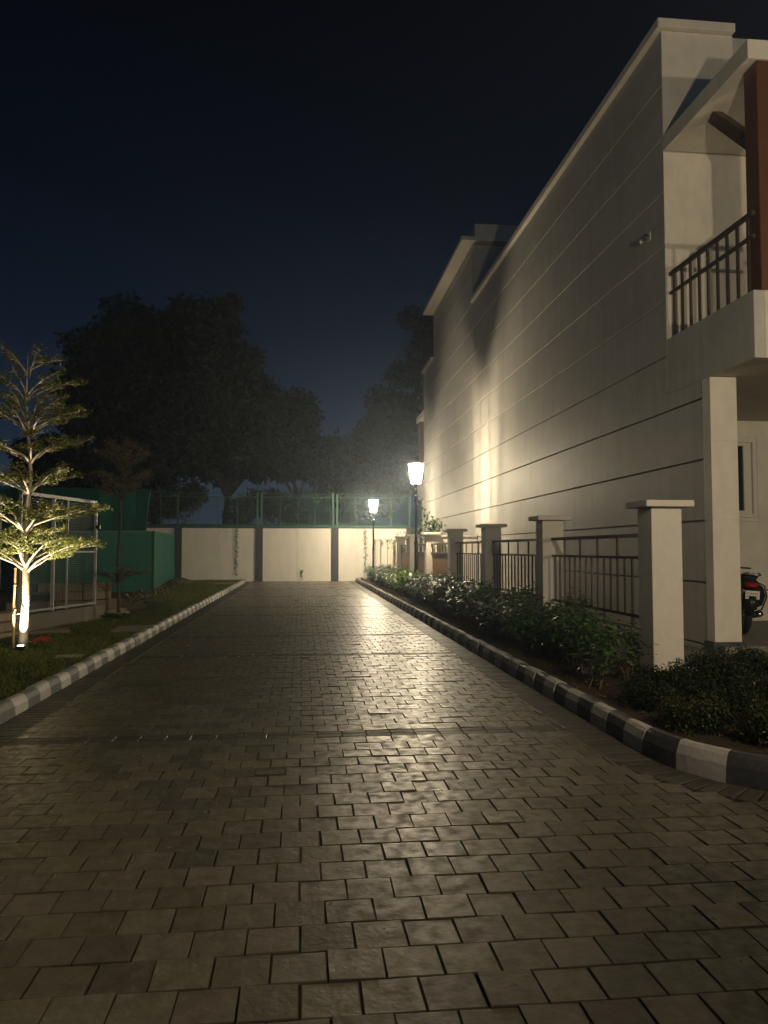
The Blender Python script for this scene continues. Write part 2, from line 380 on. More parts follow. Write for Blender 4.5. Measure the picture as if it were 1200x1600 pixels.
while yy < YE:
    border(XR - BW / 2, yy, 0, yy < 11); border(XL + BW / 2, yy, 0, 5 < yy < 9); yy += .1015
yy = .9
while yy < ARC_C[1] + .05: border(XL + BW / 2, yy, 0, False); yy += .1015
xx = ARC_C[0] + .1
while xx < 6: border(xx, ARC_C[1] - ARC_R - BW / 2, math.pi / 2, False); xx += .1015
tag(mb.build('border_brickwork', M['brick_dark'], road), kind='stuff')

# ---- kerbs
def kerb_mesh(L, h, wb, wt, m, right=True, arc=0):
    """kerb stone, length along +Y from 0 to L, road face at x=0, body toward +x; battered face, rounded shoulder"""
    s = 1 if right else -1
    prof = [(0, -.07), (.012, h * .55), (.035, h * .88), (.055, h), (wt, h), (wb, h * .9), (wb, -.07)]
    vs = []; fs = []; n = len(prof); g_ = .003
    ys = [g_, L * .25, L / 2, L * .75, L - g_] if arc else [g_, L / 2, L - g_]
    for t in ys:
        for (x, z) in prof:
            off = 0
            if arc:                     # bend onto the corner circle
                a = (t - L / 2) / arc; rr = arc - x
                vs.append((arc - rr * math.cos(a), L / 2 + rr * math.sin(a), z + random.uniform(-.0015, .0015)))
            else: vs.append((s * (x + random.uniform(-.0015, .0015)), t, z + random.uniform(-.002, .002)))
    for j in range(len(ys) - 1):
        for i in range(n):
            q = (j * n + i, j * n + (i + 1) % n, (j + 1) * n + (i + 1) % n, (j + 1) * n + i); fs.append(q if not right else tuple(reversed(q)))
    c0 = tuple(range(n)); c1 = tuple(range((len(ys) - 1) * n, len(ys) * n)); fs += [c0 if right else tuple(reversed(c0)), tuple(reversed(c1)) if right else c1]
    b = MB(); b.add(vs, fs); return b.mesh('kerb_stone', m)
KL = .338
kr = empty('kerb', (XR, 20, 0)); tag(kr, kind='structure')
kl = empty('kerb', (XL, 20, 0)); tag(kl, kind='structure')
for side, root in ((1, kr), (-1, kl)):
    cols = (M['kerb_white'], M['kerb_black']) if side > 0 else (M['kerb_pale'], M['kerb_grey'])
    vars_ = [[kerb_mesh(KL, .175 if side > 0 else .14, .15, .10, m_, side > 0) for _ in range(4)] for m_ in cols]
    y = ARC_C[1] + .02 if side > 0 else .6; i = 0
    while y < 36.0:
        o = link('kerb_stone', vars_[i % 2][random.randrange(4)], root)
        o.location = (random.gauss(0, .0035), y - 20, random.gauss(0, .003)); o.rotation_euler = (random.gauss(0, .006), random.gauss(0, .008), random.gauss(0, .006))
        y += KL; i += 1
# the corner stones
nst = 5; seg = ARC_R * math.pi / 2 / nst
cm = [[kerb_mesh(seg, .19, .15, .10, m_, True, ARC_R) for m_ in (M['kerb_white'], M['kerb_black'])][k] for k in (0, 1)]
for i in range(nst):
    a = (i + .5) / nst * math.pi / 2           # angle travelled along the arc from its start
    o = link('kerb_stone', cm[(i + 1) % 2], kr)
    rot = a                                      # stones' +Y tangent points back up the road at a = 0
    px, py = ARC_C[0] - ARC_R * math.cos(a), ARC_C[1] - ARC_R * math.sin(a)
    o.rotation_euler = (0, 0, rot)
    off = Matrix.Rotation(rot, 3, 'Z') @ Vector((0, seg / 2, 0))
    o.location = (px - off.x - XR, py - off.y - 20, 0)
x = ARC_C[0] + .01; i = 0
km = [kerb_mesh(KL, .19, .15, .10, m_, True) for m_ in (M['kerb_white'], M['kerb_black'])]
while x < 5.0:
    o = link('kerb_stone', km[i % 2], kr); o.rotation_euler = (0, 0, math.pi / 2); o.location = (x + KL - XR, ARC_C[1] - ARC_R - 20, 0); x += KL; i += 1
# far end of the right kerb turns in beside the wall
for i in range(4):
    o = link('kerb_stone', [km[0], km[1]][i % 2], kr); o.rotation_euler = (0, 0, -math.pi / 2 * (i + 1) / 5)
    o.location = (.03 + .05 * i * i, 36.05 + .30 * i * .8 - 20, 0)

# ---- planting bed, lawn, apron
def patch(name, pts, z, m, sub=0, amp=0, zb=GZ - .02):
    """flat raised bed with an uneven top made from a polygon filled by a grid"""
    xs = [p[0] for p in pts]; ys = [p[1] for p in pts]
    bm = bmesh.new(); vv = [bm.verts.new((p[0], p[1], z)) for p in pts]; f = bm.faces.new(vv)
    if f.normal.z < 0: f.normal_flip()
    r = bmesh.ops.extrude_face_region(bm, geom=[f]);
    for v in [e for e in r['geom'] if isinstance(e, bmesh.types.BMVert)]: v.co.z = z
    for v in vv: v.co.z = zb
    bm.normal_update()
    me = bpy.data.meshes.new(name); bm.to_mesh(me); bm.free(); me.materials.append(m); o = link(name, me); tag(o, kind='structure'); return o
arcp = [(ARC_C[0] - (ARC_R - .13) * math.cos(a), ARC_C[1] - (ARC_R - .13) * math.sin(a)) for a in [i * math.pi / 16 for i in range(9)]]
bed = patch('planting_bed', [(XR + .13, 36.9), (XR + .13, ARC_C[1])] + arcp[1:] + [(4.78, ARC_C[1] - ARC_R + .13), (4.78, 8.54), (4.18, 8.54), (4.18, 36.9)], .10, M['soil'])
patch('apron', [(4.79, 4.42), (12, 4.42), (12, 14.2), (4.79, 14.2)], .06, M['apron'])
patch('porch_floor', [(5.86, 10.2), (12, 10.2), (12, 14.0), (5.86, 14.0)], .15, M['apron'])
patch('courtyard_ground', [(4.79, 14.21), (12, 14.21), (12, 40), (4.40, 40), (4.40, 8.95), (4.785, 8.95)], .07, M['courtfloor'])
patch('lawn', [(XL - .13, -6), (XL - .13, 36.9), (-6.0, 36.9), (-5.2, 27.3), (-5.05, 20), (-4.1, 16.6), (-4.8, 13.9), (-5.9, 10.5), (-7.0, -6)], .085, M['turf'])
patch('court_ground', [(-5.91, 10.5), (-4.82, 13.92), (-4.12, 16.62), (-5.06, 20.01), (-5.21, 27.31), (-6.01, 36.9), (-30, 36.9), (-30, 4), (-7, 4)], .07, M['soil'])

# grass blades
def in_lawn(x, y):
    xl = np.interp(y, [-6, 10.5, 13.9, 16.6, 20, 27.3, 36.9], [-7, -5.9, -4.8, -4.1, -5.05, -5.2, -6.0]); return (x < XL - .15) & (x > xl + .05)
n = 150000
gy = 5.5 + 31 * rng.random(n) ** 1.9; gx = -6 + 3.4 * rng.random(n)
ok = in_lawn(gx, gy) & ~(((gx + 4.05) ** 2 + (gy - 19.5) ** 2 / 6) < .55) & ~((gx > -3.3) & (gx < -2.7) & (gy > 13.65) & (gy < 14.5))
dens = np.sin(gx * 3.1 + 1) * np.sin(gy * 1.7) + np.sin(gx * 7 + gy * 5)
ok &= rng.random(n) < np.clip(.75 + .25 * dens, .1, 1)
gx, gy = gx[ok], gy[ok]; n = len(gx)
h = rng.uniform(.015, .042, n) * (1 + .3 * np.sin(gx * 4) * np.sin(gy * 3)); a = rng.random(n) * 6.283; w = .0035 + gy * .00035
ln = rng.normal(0, .012, (n, 2))
V = np.empty((n, 3, 3)); V[:, 0] = np.stack([gx - np.cos(a) * w, gy - np.sin(a) * w, np.full(n, .083)], 1)
V[:, 1] = np.stack([gx + np.cos(a) * w, gy + np.sin(a) * w, np.full(n, .083)], 1); V[:, 2] = np.stack([gx + ln[:, 0], gy + ln[:, 1], .085 + h], 1)
o = link('grass', tri_mesh('grass', V.reshape(-1, 3), np.arange(n * 3).reshape(-1, 3), M['grass'])); tag(o, 'short mown grass between the painted kerb and the court', 'grass', kind='stuff')
# leaf litter and crumbs on the bed
n = 1500
lx = rng.uniform(2.66, 4.1, n); ly = 5.6 + 30 * rng.random(n) ** 1.3
V, T = leaves(np.stack([lx, ly, np.full(n, .103) + rng.random(n) * .01], 1), rng.normal(0, .25, (n, 3)) + [0, 0, 1], rng.uniform(.03, .07, n), rng.uniform(.015, .035, n))
tag(link('leaf_litter', tri_mesh('leaf_litter', V, T, M['dry_leaf'])), 'dry fallen leaves scattered on the soil under the hedge', 'leaf litter', kind='stuff')

# pale slabs in the lawn
def slab(cx, cy, w, d, rz, z, label):
    b = MB(); b.box(-w / 2, w / 2, -d / 2, d / 2, -.06, .0)
    o = b.build('stone_slab', M['slab'], bevel=.006); o.location = (cx, cy, z + .0); o.rotation_euler = (random.uniform(-.01, .01), random.uniform(-.01, .01), rz); tag(o, label, 'slab', 'pale slabs in the lawn')
slab(-3.0, 14.05, .55, .80, .05, .125, 'pale stone slab in the lawn against the kerb near the thin tree')
slab(-4.35, 13.75, .75, .50, .35, .14, 'pale stone slab beside the low wall behind the floodlit tree')
slab(-3.05, 10.6, .34, .25, .1, .105, 'small pale slab by the kerb in front of the broken kerb joint')
slab(-3.15, 32.5, .9, .55, .0, .12, 'long pale slab in the far lawn near the white wall')

# dirt heap of rubble by the green enclosure
b = MB()
for i in range(420):
    t = random.random(); cx = -4.9 + random.gauss(0, .35) - .1 * t; cy = 18.5 + t * 17; cx = np.interp(cy, [17, 20, 27, 36], [-4.7, -4.5, -4.75, -5.45]) + random.gauss(0, .22)
    r = random.uniform(.015, .05); z = .085 + random.random() * .10
    mt = Matrix.Translation((cx, cy, z)) @ Matrix.Rotation(random.random() * 3, 4, Vector((random.random(), random.random(), 1)).normalized())
    b.box(-r, r, -r * .7, r * .7, -r * .5, r * .5, mat=mt)
tag(b.build('rubble', M['rubble']), 'heap of broken earth and stones along the green enclosure', 'rubble', kind='stuff')
def mound(cx, cy, rx, ry, h, m, name, lab, cat):
    vs = []; fs = []; nn = 14
    for j in range(5):
        for k in range(nn):
            a = 2 * math.pi * k / nn; q = 1 - j / 4
            vs.append((cx + rx * q * math.cos(a) * random.uniform(.85, 1.1), cy + ry * q * math.sin(a) * random.uniform(.85, 1.1), .07 + h * (1 - q * q) * random.uniform(.8, 1.15)))
    for j in range(4):
        for k in range(nn): fs.append((j * nn + k, j * nn + (k + 1) % nn, (j + 1) * nn + (k + 1) % nn, (j + 1) * nn + k))
    fs.append(tuple(range(4 * nn, 5 * nn)))
    b = MB(); b.add(vs, fs); o = b.build(name, m, smooth=True); tag(o, lab, cat)
mound(-4.55, 19.3, .75, 2.1, .16, M['ground'], 'earth_mound', 'low mound of bare brown earth beyond the thin tree', 'earth mound')
mound(-5.15, 33.5, .55, 2.6, .22, M['ground'], 'earth_mound', 'low mound of bare earth along the far green enclosure', 'earth mound')

# ================================================================== HOUSES
WX = 5.80
GRV = [.13 + .895 * k for k in range(14)]
def wall_bands(root, y0, y1, ztop, name='wall_band', y0low=None):
    """plaster courses parted by recessed joints, over a backing"""
    g_ = .011
    zs = [0.05] + [z for z in GRV if z < ztop - .12] + [ztop]
    for i in range(len(zs) - 1):
        a, b_ = zs[i] + (g_ if i else 0), zs[i + 1] - (g_ if i < len(zs) - 2 else 0)
        ya = y0low if (y0low and zs[i + 1] < 4.0) else y0
        c = .008
        prof = [(WX + .10, a), (WX + c, a), (WX, a + c), (WX, b_ - c), (WX + c, b_), (WX + .10, b_)]
        vs = [(p[0], ya, p[1]) for p in prof] + [(p[0], y1, p[1]) for p in prof]; n_ = 6
        fs = [(k, (k + 1) % n_, n_ + (k + 1) % n_, n_ + k) for k in range(n_)] + [tuple(reversed(range(n_))), tuple(range(n_, 2 * n_))]
        m1 = MB(); m1.add(vs, fs); m1.build(name, M['wall'], root)

h1 = empty('house', (WX, 12, 0))
def P(b, name, m, root, **k):
    o = b.build(name, m, root, **k); o.location = -root.location if root.parent is None else (0, 0, 0); return o
class Rooted:
    """parts are written in world coordinates and parented to a root that stands at its base"""
    def __init__(s, root): s.root = root
    def part(s, b, name, m, parent=None, **k):
        o = b.build(name, m, parent or s.root, **k)
        if parent is None: o.location = tuple(-c for c in s.root.location)
        return o
H1 = Rooted(h1)
def bands_into(Hx, y0, y1, ztop, y0low=None):
    before = set(bpy.data.objects)
    wall_bands(Hx.root, y0, y1, ztop, y0low=y0low)
    for o in set(bpy.data.objects) - before: o.location = tuple(-c for c in Hx.root.location)
YC, YP, YB = 11.64, 10.33, 9.24          # upper front wall, porch pillar, balcony front
bands_into(H1, YC, 25.54, 9.99, y0low=YP + .225)
# the course that carries the balcony side, flush with the wall
H1.part(MB().box(WX + .07, 12.0, YC + .004, 25.53, 4.0, 9.97).box(WX + .07, 6.38, YC + .004, 25.53, 3.72, 3.998).box(WX + .07, 6.4, YC + .3, 25.53, .05, 3.715).box(WX + .07, 6.25, YP + .2, YC + .3, .05, 3.72), 'wall', M['wall'])
H1.part(MB().box(WX + .001, 7.03, YC - .02, YC + .003, 8.235, 9.985), 'front_wall', M['trim_lit_front'])  # thin front skin, its brighter tone carries painted lamplight
H1.part(MB().box(WX + .001, 12.0, YC - .016, YC + .003, 4.05, 7.95), 'balcony_back_wall', M['trim_lit_front'])
H1.part(MB().box(WX - .10, 7.03, YC - .12, 25.62, 9.995, 10.14), 'roof_coping', M['trim_lit_front'], bevel=.008)
# balcony slab and parapet
H1.part(MB().box(WX, WX + .15, YB, YC - .022, 3.98, 4.87), 'parapet', M['wall'], bevel=.006)
H1.part(MB().box(WX + .152, 12, YB, YB + .15, 3.98, 4.87), 'parapet', M['trim_lit_front'], bevel=.006)  # front of the same parapet, painted brighter where the lamp strikes
H1.part(MB().box(WX + .152, 12, YB + .152, YC - .018, 3.985, 4.14).box(6.25, 12, YC, 14.2, 3.986, 4.06), 'balcony_slab', M['soffit'])
# wall piece joining courses to parapet between pillar and corner, above the grooves
# canopy
H1.part(MB().box(WX, 12, YB, YC - .022, 7.97, 8.23), 'canopy', M['trim_lit_front'], bevel=.006)
H1.part(MB().box(7.05, 12, YC - .3, YC, 8.25, 8.60), 'roof_ledge', M['darkwood'])
# porch pillar
H1.part(MB().box(WX, WX + .3, YP + .24, YC - .003, 3.725, 3.978), 'lintel', M['wall'], bevel=.004)
H1.part(MB().box(WX - .012, 6.19, YP, YP + .22, .20, 1.915).box(WX - .012, 6.19, YP, YP + .22, 1.922, 3.05).box(WX - .012, 6.19, YP, YP + .22, 3.057, 3.975).box(WX - .008, 6.185, YP + .006, YP + .21, 1.90, 3.07), 'porch_pillar', M['trim_lit_front'], bevel=.003)
H1.part(MB().box(WX - .045, 6.205, YP - .015, YP + .235, .05, .20), 'pillar_base', M['pilaster'])
# joints across the pillar
# porch back wall with window opening
wy = 13.9
H1.part(MB().box(6.3, 7.51, wy, wy + .2, .15, 3.984).box(8.68, 12, wy, wy + .2, .15, 3.984).box(7.51, 8.68, wy, wy + .2, .15, 2.12).box(7.51, 8.68, wy, wy + .2, 3.63, 3.984), 'porch_wall', M['trim_lit_front'])
wf = H1.part(MB().box(7.51, 8.68, wy - .03, wy + .05, 3.56, 3.63).box(7.51, 8.68, wy - .03, wy + .05, 2.12, 2.19).box(8.61, 8.68, wy - .03, wy + .05, 2.19, 3.56).box(7.51, 7.58, wy - .03, wy + .05, 2.19, 3.56)
             .box(8.44, 8.5, wy, wy + .06, 2.25, 3.5).box(7.66, 7.72, wy, wy + .06, 2.25, 3.5).box(7.66, 8.5, wy, wy + .06, 3.5, 3.56).box(7.66, 8.5, wy, wy + .06, 2.19, 2.25).box(8.09, 8.14, wy, wy + .06, 2.25, 3.5)
             .box(8.5, 8.61, wy + .02, wy + .07, 2.19, 3.56).box(7.58, 7.66, wy + .02, wy + .07, 2.19, 3.56), 'window', M['upvc'], bevel=.004)
MB().box(7.72, 8.09, wy + .04, wy + .05, 2.25, 3.5).build('pane', M['glass'], wf); MB().box(8.14, 8.44, wy + .04, wy + .05, 2.25, 3.5).build('pane', M['glass'], wf)
H1.part(MB().box(7.46, 8.73, wy - .012, wy - .001, 3.66, 3.72).box(8.71, 8.76, wy - .012, wy - .001, 2.06, 3.66).box(7.44, 8.76, wy - .03, wy - .001, 2.04, 2.10), 'window_surround', M['trim_lit_front'])
# balcony railing
def railing_side(Hx, x, y0, y1, zt, zm, zb, n):
    r = Hx.part(MB().bar((x, y0, zt), (x, y1, zt), .05, .06).bar((x, y0, zm), (x, y1, zm), .04, .045), 'balcony_railing', M['rail'])
    bmz = MB().box(-.016, .016, -.02, .02, zb, zt - .03).mesh('baluster', M['rail'])
    for i in range(n):
        t = y0 + (y1 - y0) * (i + .5) / n; link('baluster', bmz, r, (x, t, 0))
    return r
railing_side(H1, WX + .075, YB + .08, YC - .03, 5.93, 5.62, 4.87, 9)
r = H1.part(MB().bar((WX + .48, YB + .075, 5.93), (12, YB + .075, 5.93), .05, .06).bar((WX + .48, YB + .075, 5.62), (12, YB + .075, 5.62), .04, .045), 'balcony_railing', M['rail'])
bmz = MB().box(-.02, .02, -.016, .016, 4.87, 5.90).mesh('baluster', M['rail'])
for i in range(22): link('baluster', bmz, r, (WX + .55 + i * .25, YB + .075, 0))
H1.part(MB().box(5.93, 6.23, YB + .02, YB + .32, 4.87, 7.965), 'wooden_post', M['wood'], bevel=.008)
H1.part(MB().box(9.5, 9.8, YB + .02, YB + .32, 4.87, 7.965), 'wooden_post', M['wood'], bevel=.008)
H1.part(MB().bar((6.08, YB + .30, 6.95), (6.08, YB + 1.32, 7.95), .14, .17), 'bracket', M['darkwood'])
tag(h1, 'white two storey house with grooved side wall, balcony and wooden post', 'house')

# second, taller house beyond
h2 = empty('house', (WX, 26, 0)); H2 = Rooted(h2)
bands_into(H2, 25.56, 33.56, 12.05)
bands_into(H2, 33.565, 36.34, 10.02)
H2.part(MB().box(WX + .07, 12, 25.58, 33.5, .05, 12.03).box(WX + .07, 12, 33.5, 36.3, .05, 10.0), 'wall', M['wall'])
H2.part(MB().box(5.35, 7.4, 25.25, 33.75, 12.055, 12.19), 'roof_overhang', M['trim_lit_front'], bevel=.008)
H2.part(MB().box(WX + .06, 7.5, 25.50, 33.4, 12.19, 12.74), 'roof_parapet', M['trim_lit_front'], bevel=.006)
H2.part(MB().box(WX - .10, 12, 33.76, 36.5, 10.025, 10.16), 'roof_coping', M['trim_lit_front'], bevel=.008)
H2.part(MB().box(WX - .01, 12, 36.36, 38.75, 7.97, 8.23), 'canopy', M['trim_lit_front'])
H2.part(MB().box(WX, 12, 36.36, 38.75, 3.98, 4.87), 'parapet', M['wall'])
H2.part(MB().box(5.86, 6.12, 38.1, 38.4, 4.87, 7.965), 'wooden_post', M['wood'])
H2.part(MB().box(WX + .1, 6.2, 37.3, 37.7, .05, 3.97), 'porch_pillar', M['trim_lit_front'])
tag(h2, 'taller white house with wide roof overhang beyond the nearer lamp', 'house')

# security camera on the side wall
sc_ = empty('security_camera', (WX, 12.16, 6.72)); tag(sc_, 'small white security camera bracketed high on the grooved side wall', 'camera')
MB().box(-.02, 0, -.05, .05, -.02, .12).build('mount', M['whiteplastic'], sc_)
MB().tube([(-.01, 0, .06), (-.09, -.02, .08), (-.12, -.02, .02)], .012, 6).build('bracket', M['black'], sc_)
MB().tube([(-.10, .10, .0), (-.16, -.09, -.03)], .038, 10).build('housing', M['whiteplastic'], sc_)
MB().tube([(-.161, -.093, -.0305), (-.17, -.125, -.035)], .04, 10).build('lens', M['black'], sc_)

# ================================================================== BOUNDARY FENCE (right)
fn = empty('boundary_fence', (4.2, 20, 0)); FN = Rooted(fn)
FX0, PW = 4.04, .37
PY = [8.55, 12.63, 16.74, 20.81, 24.85, 28.7, 32.75]
cy_ = lambda y: y + PW / 2
def pillar(x0, y0, z1=2.0, w=PW, capw=.105):
    p = FN.part(MB().box(x0, x0 + w, y0, y0 + w, .02, z1), 'pillar', M['pillar'], bevel=.006)
    MB().box(x0 - capw, x0 + w + capw, y0 - capw, y0 + w + capw, z1, z1 + .075).build('pillar_cap', M['pillar'], p, bevel=.006)
for i, y in enumerate(PY): pillar(FX0, y)
pillar(FX0 + .02, 36.45, 1.97, .26, .08); pillar(3.50, 36.60, 1.97, .22, .08)
for i in range(len(PY) - 1):
    y0, y1 = PY[i] + PW, PY[i + 1]
    FN.part(MB().box(4.10, 4.34, y0 + .002, y1 - .002, .02, .47), 'dwarf_wall', M['pillar'], bevel=.006)
    xr = 4.22
    ra = MB().bar((xr, y0, 1.68), (xr, y1, 1.68), .06, .05).bar((xr, y0, 1.40), (xr, y1, 1.40), .045, .035).bar((xr, y0, .66), (xr, y1, .66), .045, .035)
    r = FN.part(ra, 'railing', M['rail'])
    n_ = round((y1 - y0) / .23); st = (y1 - y0) / n_
    if i <= 2:
        bal = MB().box(-.011, .011, -.017, .017, .675, 1.385).mesh('baluster', M['rail'])
        for k in range(n_): link('baluster', bal, r, (xr, y0 + st * (k + .5), 0))
        up = MB().box(-.012, .012, -.017, .017, 1.417, 1.655).mesh('rail_post', M['rail'])
        for k in range(1, n_, 3): link('rail_post', up, r, (xr, y0 + st * (k + .5), 0))
        ft = MB().box(-.015, .015, -.017, .017, .47, .645).mesh('rail_foot', M['rail'])
        for k in range(2, n_, 4): link('rail_foot', ft, r, (xr, y0 + st * (k + .5), 0))
    else:
        pm = MB().box(-.012, .012, -.055, .055, .48, 1.38).mesh('plank', M['woodpanel'], bevel=.003); nn = int((y1 - y0) / .118)
        for k in range(nn): link('plank', pm, r, (xr + .03, y0 + (y1 - y0) * (k + .5) / nn, 0))
        up = MB().box(-.012, .012, -.017, .017, 1.417, 1.655).mesh('rail_post', M['rail'])
        for k in range(1, n_, 2): link('rail_post', up, r, (xr, y0 + st * (k + .5), 0))
tag(fn, 'cream fence of capped pillars and brown railings beside the hedge', 'fence')
# cross wall from the fence to the house
cw = MB().box(4.44, 5.78, 25.05, 25.2, .07, 1.93).box(4.44, 5.78, 25.01, 25.24, 1.93, 1.99).build('garden_wall', M['pillar']); tag(cw, 'low cream wall joining the pillared fence to the house side', 'wall')
cw = MB().box(4.44, 5.78, 17.0, 17.12, .07, .5).build('garden_wall', M['pillar']); tag(cw, 'very low wall crossing the yard behind the brown railing', 'wall')

# ================================================================== STREET LAMPS
def street_lamp(x, y, power, scale, label, zl=3.84, cup=.085):
    L = empty('street_lamp', (x, y, .09)); L.scale = (scale,) * 3
    prof = [(.15, 0), (.15, .06), (.125, .09), (.12, .30), (.10, .36), (.085, .42), (.095, .46), (.075, .52), (.066, .75), (.078, .79), (.06, .84), (.052, 1.6), (.066, 1.63), (.066, 1.68), (.048, 1.72), (.042, 2.95), (.07, 2.99), (.07, 3.04), (.045, 3.08), (.075, 3.12), (.075, 3.16), (.04, 3.2), (.045, 3.26), (.055, 3.30), (.035, 3.36), (.03, 3.45)]
    MB().lathe(prof, n=14).build('pole', M['iron'], L, smooth=False)
    MB().lathe([(.03, 3.45), (cup * .85, 3.50), (cup, 3.53), (cup, 3.545)], n=6).build('lantern_cup', M['iron'], L)
    fr = MB(); nS = 6
    zb, zt, rb, rt = 3.545, 4.20, .15, .265
    pts = lambda r_, z_: [(r_ * math.cos(2 * math.pi * k / nS), r_ * math.sin(2 * math.pi * k / nS), z_) for k in range(nS)]
    B, T = pts(rb, zb), pts(rt, zt)
    for k in range(nS): fr.bar(B[k], T[k], .016); fr.bar(T[k], T[(k + 1) % nS], .022); fr.bar(B[k], B[(k + 1) % nS], .018)
    f = fr.build('lantern_frame', M['iron'], L)
    Bi, Ti = pts(rb - .008, zb), pts(rt - .008, zt)
    for k in range(nS):
        g_ = MB(); g_.add([Bi[k], Bi[(k + 1) % nS], Ti[(k + 1) % nS], Ti[k]], [(0, 1, 2, 3)]); g_.build('glass_pane', M['lampglass'], f)
    MB().lathe([(.30, 4.205), (.305, 4.225), (.20, 4.275), (.10, 4.31), (.03, 4.325), (.02, 4.37), (.028, 4.39), (.008, 4.42)], n=12).build('lantern_cap', M['iron'], L)
    MB().lathe([(.015, 3.56), (.02, 3.72), (.045, 3.78), (.065, 3.86), (.06, 3.96), (.03, 4.02)], n=12).build('bulb', M['bulb'], L, smooth=True)
    ld = bpy.data.lights.new('lamp_light', 'POINT'); ld.energy = power; ld.color = LAMP_COL; ld.shadow_soft_size = .09
    lo = bpy.data.objects.new('lamp_light', ld); COL.objects.link(lo); lo.parent = L; lo.location = (0, 0, zl)
    tag(L, label, 'street lamp', 'lantern street lamps along the hedge'); return L
street_lamp(3.575, 24.0, POWER['mid'], .985, 'nearer black lantern lamp post in front of the grooved house wall')
street_lamp(3.15, 34.0, POWER['far'], .865, 'farther black lantern lamp post close to the white boundary wall')
street_lamp(3.20, 1.3, POWER['near'], .99, 'lantern lamp post at the near street corner outside the frame', 3.645, .172)  # unseen lamp; cup widened and light lowered to keep the foreground paving dark
street_lamp(12.5, -1.5, POWER['side'], .99, 'lantern lamp post along the side street outside the frame', 3.68, .155)

# ================================================================== BACK WALL + COURT FENCE
bw = empty('boundary_wall', (0, 37, 0)); BWL = Rooted(bw)
pil = [-9.8, -5.80, -2.03, 1.575, 5.2]
edges = [-10.0] + pil[1:]
pw = .17
for i in range(len(pil) - 1):
    x0, x1 = pil[i] + pw, pil[i + 1] - pw
    mid = (x0 + x1) / 2
    for a, b_ in ((x0, mid - .004), (mid + .004, x1)):
        BWL.part(MB().box(a, b_, 37.0, 37.18, -.09, 2.52), 'wall_panel', M['backwall'], bevel=.003)
for x in pil: BWL.part(MB().box(x - pw + .002, x + pw - .002, 36.94, 37.22, -.09, 2.535), 'pilaster', M['pilaster'], bevel=.004)
BWL.part(MB().box(-9.9, 5.75, 36.965, 37.21, 2.535, 2.575), 'coping', M['pilaster'])
tag(bw, 'long white boundary wall with dark pilasters closing the end of the road', 'wall')

cf = empty('court_fence', (0, 37.1, 2.575)); CF = Rooted(cf)
zb, zt = 2.62, 4.02
for x in (-7.4, -5.85, -2.13, -1.93, 1.48, 1.67, 5.2):
    CF.part(MB().box(x - .04, x + .04, 37.03, 37.12, 2.58, 4.20), 'post', M['green_metal'])
for i, (a, b_) in enumerate(((-7.36, -5.90), (-5.80, -2.18), (-1.88, 1.43), (1.72, 5.15))):
    CF.part(MB().bar((a, 37.07, zb), (b_, 37.07, zb), .045).bar((a, 37.07, zt), (b_, 37.07, zt), .04), 'rail', M['green_metal'])
    nn = 1 if i == 0 else 3
    for k in range(1, nn + 1):
        x = a + (b_ - a) * k / (nn + 1); CF.part(MB().box(x - .018, x + .018, 37.05, 37.09, zb + .02, zt - .02), 'upright', M['green_metal'])
    CF.part(MB().box(a, b_, 37.095, 37.10, zb, zt), 'net', M['net'])
CF.part(MB().bar((-7.4, 37.4, 4.24), (5.3, 37.4, 4.18), .03), 'top_rail', M['green_metal'])
for x in (-5.6, -1.8, 1.6): CF.part(MB().bar((x, 37.12, 4.17), (x, 37.4, 4.2), .03), 'strut', M['green_metal'])
CF.part(MB().box(-9.9, 5.2, 37.115, 37.125, 2.58, 2.72), 'kick_strip', M['tarp'])
tag(cf, 'green metal framed court fence with netting on top of the white wall', 'fence')

# hanging creepers on the white wall
def creeper(x, z0, z1, n, label, y=36.97):
    r = empty('creeper', (x, y, z0)); pts = []; k = 14
    for i in range(k + 1): pts.append((random.gauss(0, .02), -.012, (z1 - z0) * i / k))
    MB().tube(pts, .006, 5).build('stem', M['bark'], r)
    t = rng.random(n) ** .9; Pp = np.stack([rng.normal(0, .045, n), -rng.random(n) * .05 - .01, (z1 - z0) * t], 1)
    V, T = leaves(Pp, rng.normal(0, .5, (n, 3)) + [0, -1, .3], rng.uniform(.05, .10, n), rng.uniform(.03, .055, n)); link('leaves', tri_mesh('leaves', V, T, M['hedge_leaf']), r)
    tag(r, label, 'creeper')
creeper(-3.10, .25, 2.50, 130, 'thin dark creeper hanging on the white wall left of the middle pilaster')
creeper(3.02, .4, 2.50, 90, 'thin creeper on the white wall just left of the far lamp')
creeper(-.02, .1, .55, 22, 'short dry weed at the foot of the middle wall panel')

# ================================================================== GREEN ENCLOSURE + COURT GATE (left)
tw = empty('screen_wall', (-9, 28, 0)); TW = Rooted(tw)
b = MB(); n_ = 60
xs = [-5.50 - 24 * i / n_ for i in range(n_ + 1)]
vs = []; fs = []
for i, x in enumerate(xs):
    yy = 28.0 + .05 * math.sin(i * 1.1) + .03 * math.sin(i * 2.7); top = 3.62 + .012 * (-5.5 - x) + .03 * math.sin(i * .9)
    for z in (.05, 1.3, 2.5, top): vs.append((x + (.12 if z > 3 and i == 0 else 0), yy + random.uniform(-.02, .02), z))
    for z in (top, 2.5, 1.3, .05): vs.append((x + (.12 if z > 3 and i == 0 else 0), yy + .06, z))
for i in range(n_):
    for k in range(8): fs.append((i * 8 + k, i * 8 + (k + 1) % 8, (i + 1) * 8 + (k + 1) % 8, (i + 1) * 8 + k))
fs += [tuple(range(8))[::-1], tuple(range(n_ * 8, n_ * 8 + 8))]
b.add(vs, fs); TW.part(b, 'cloth', M['tarp'])
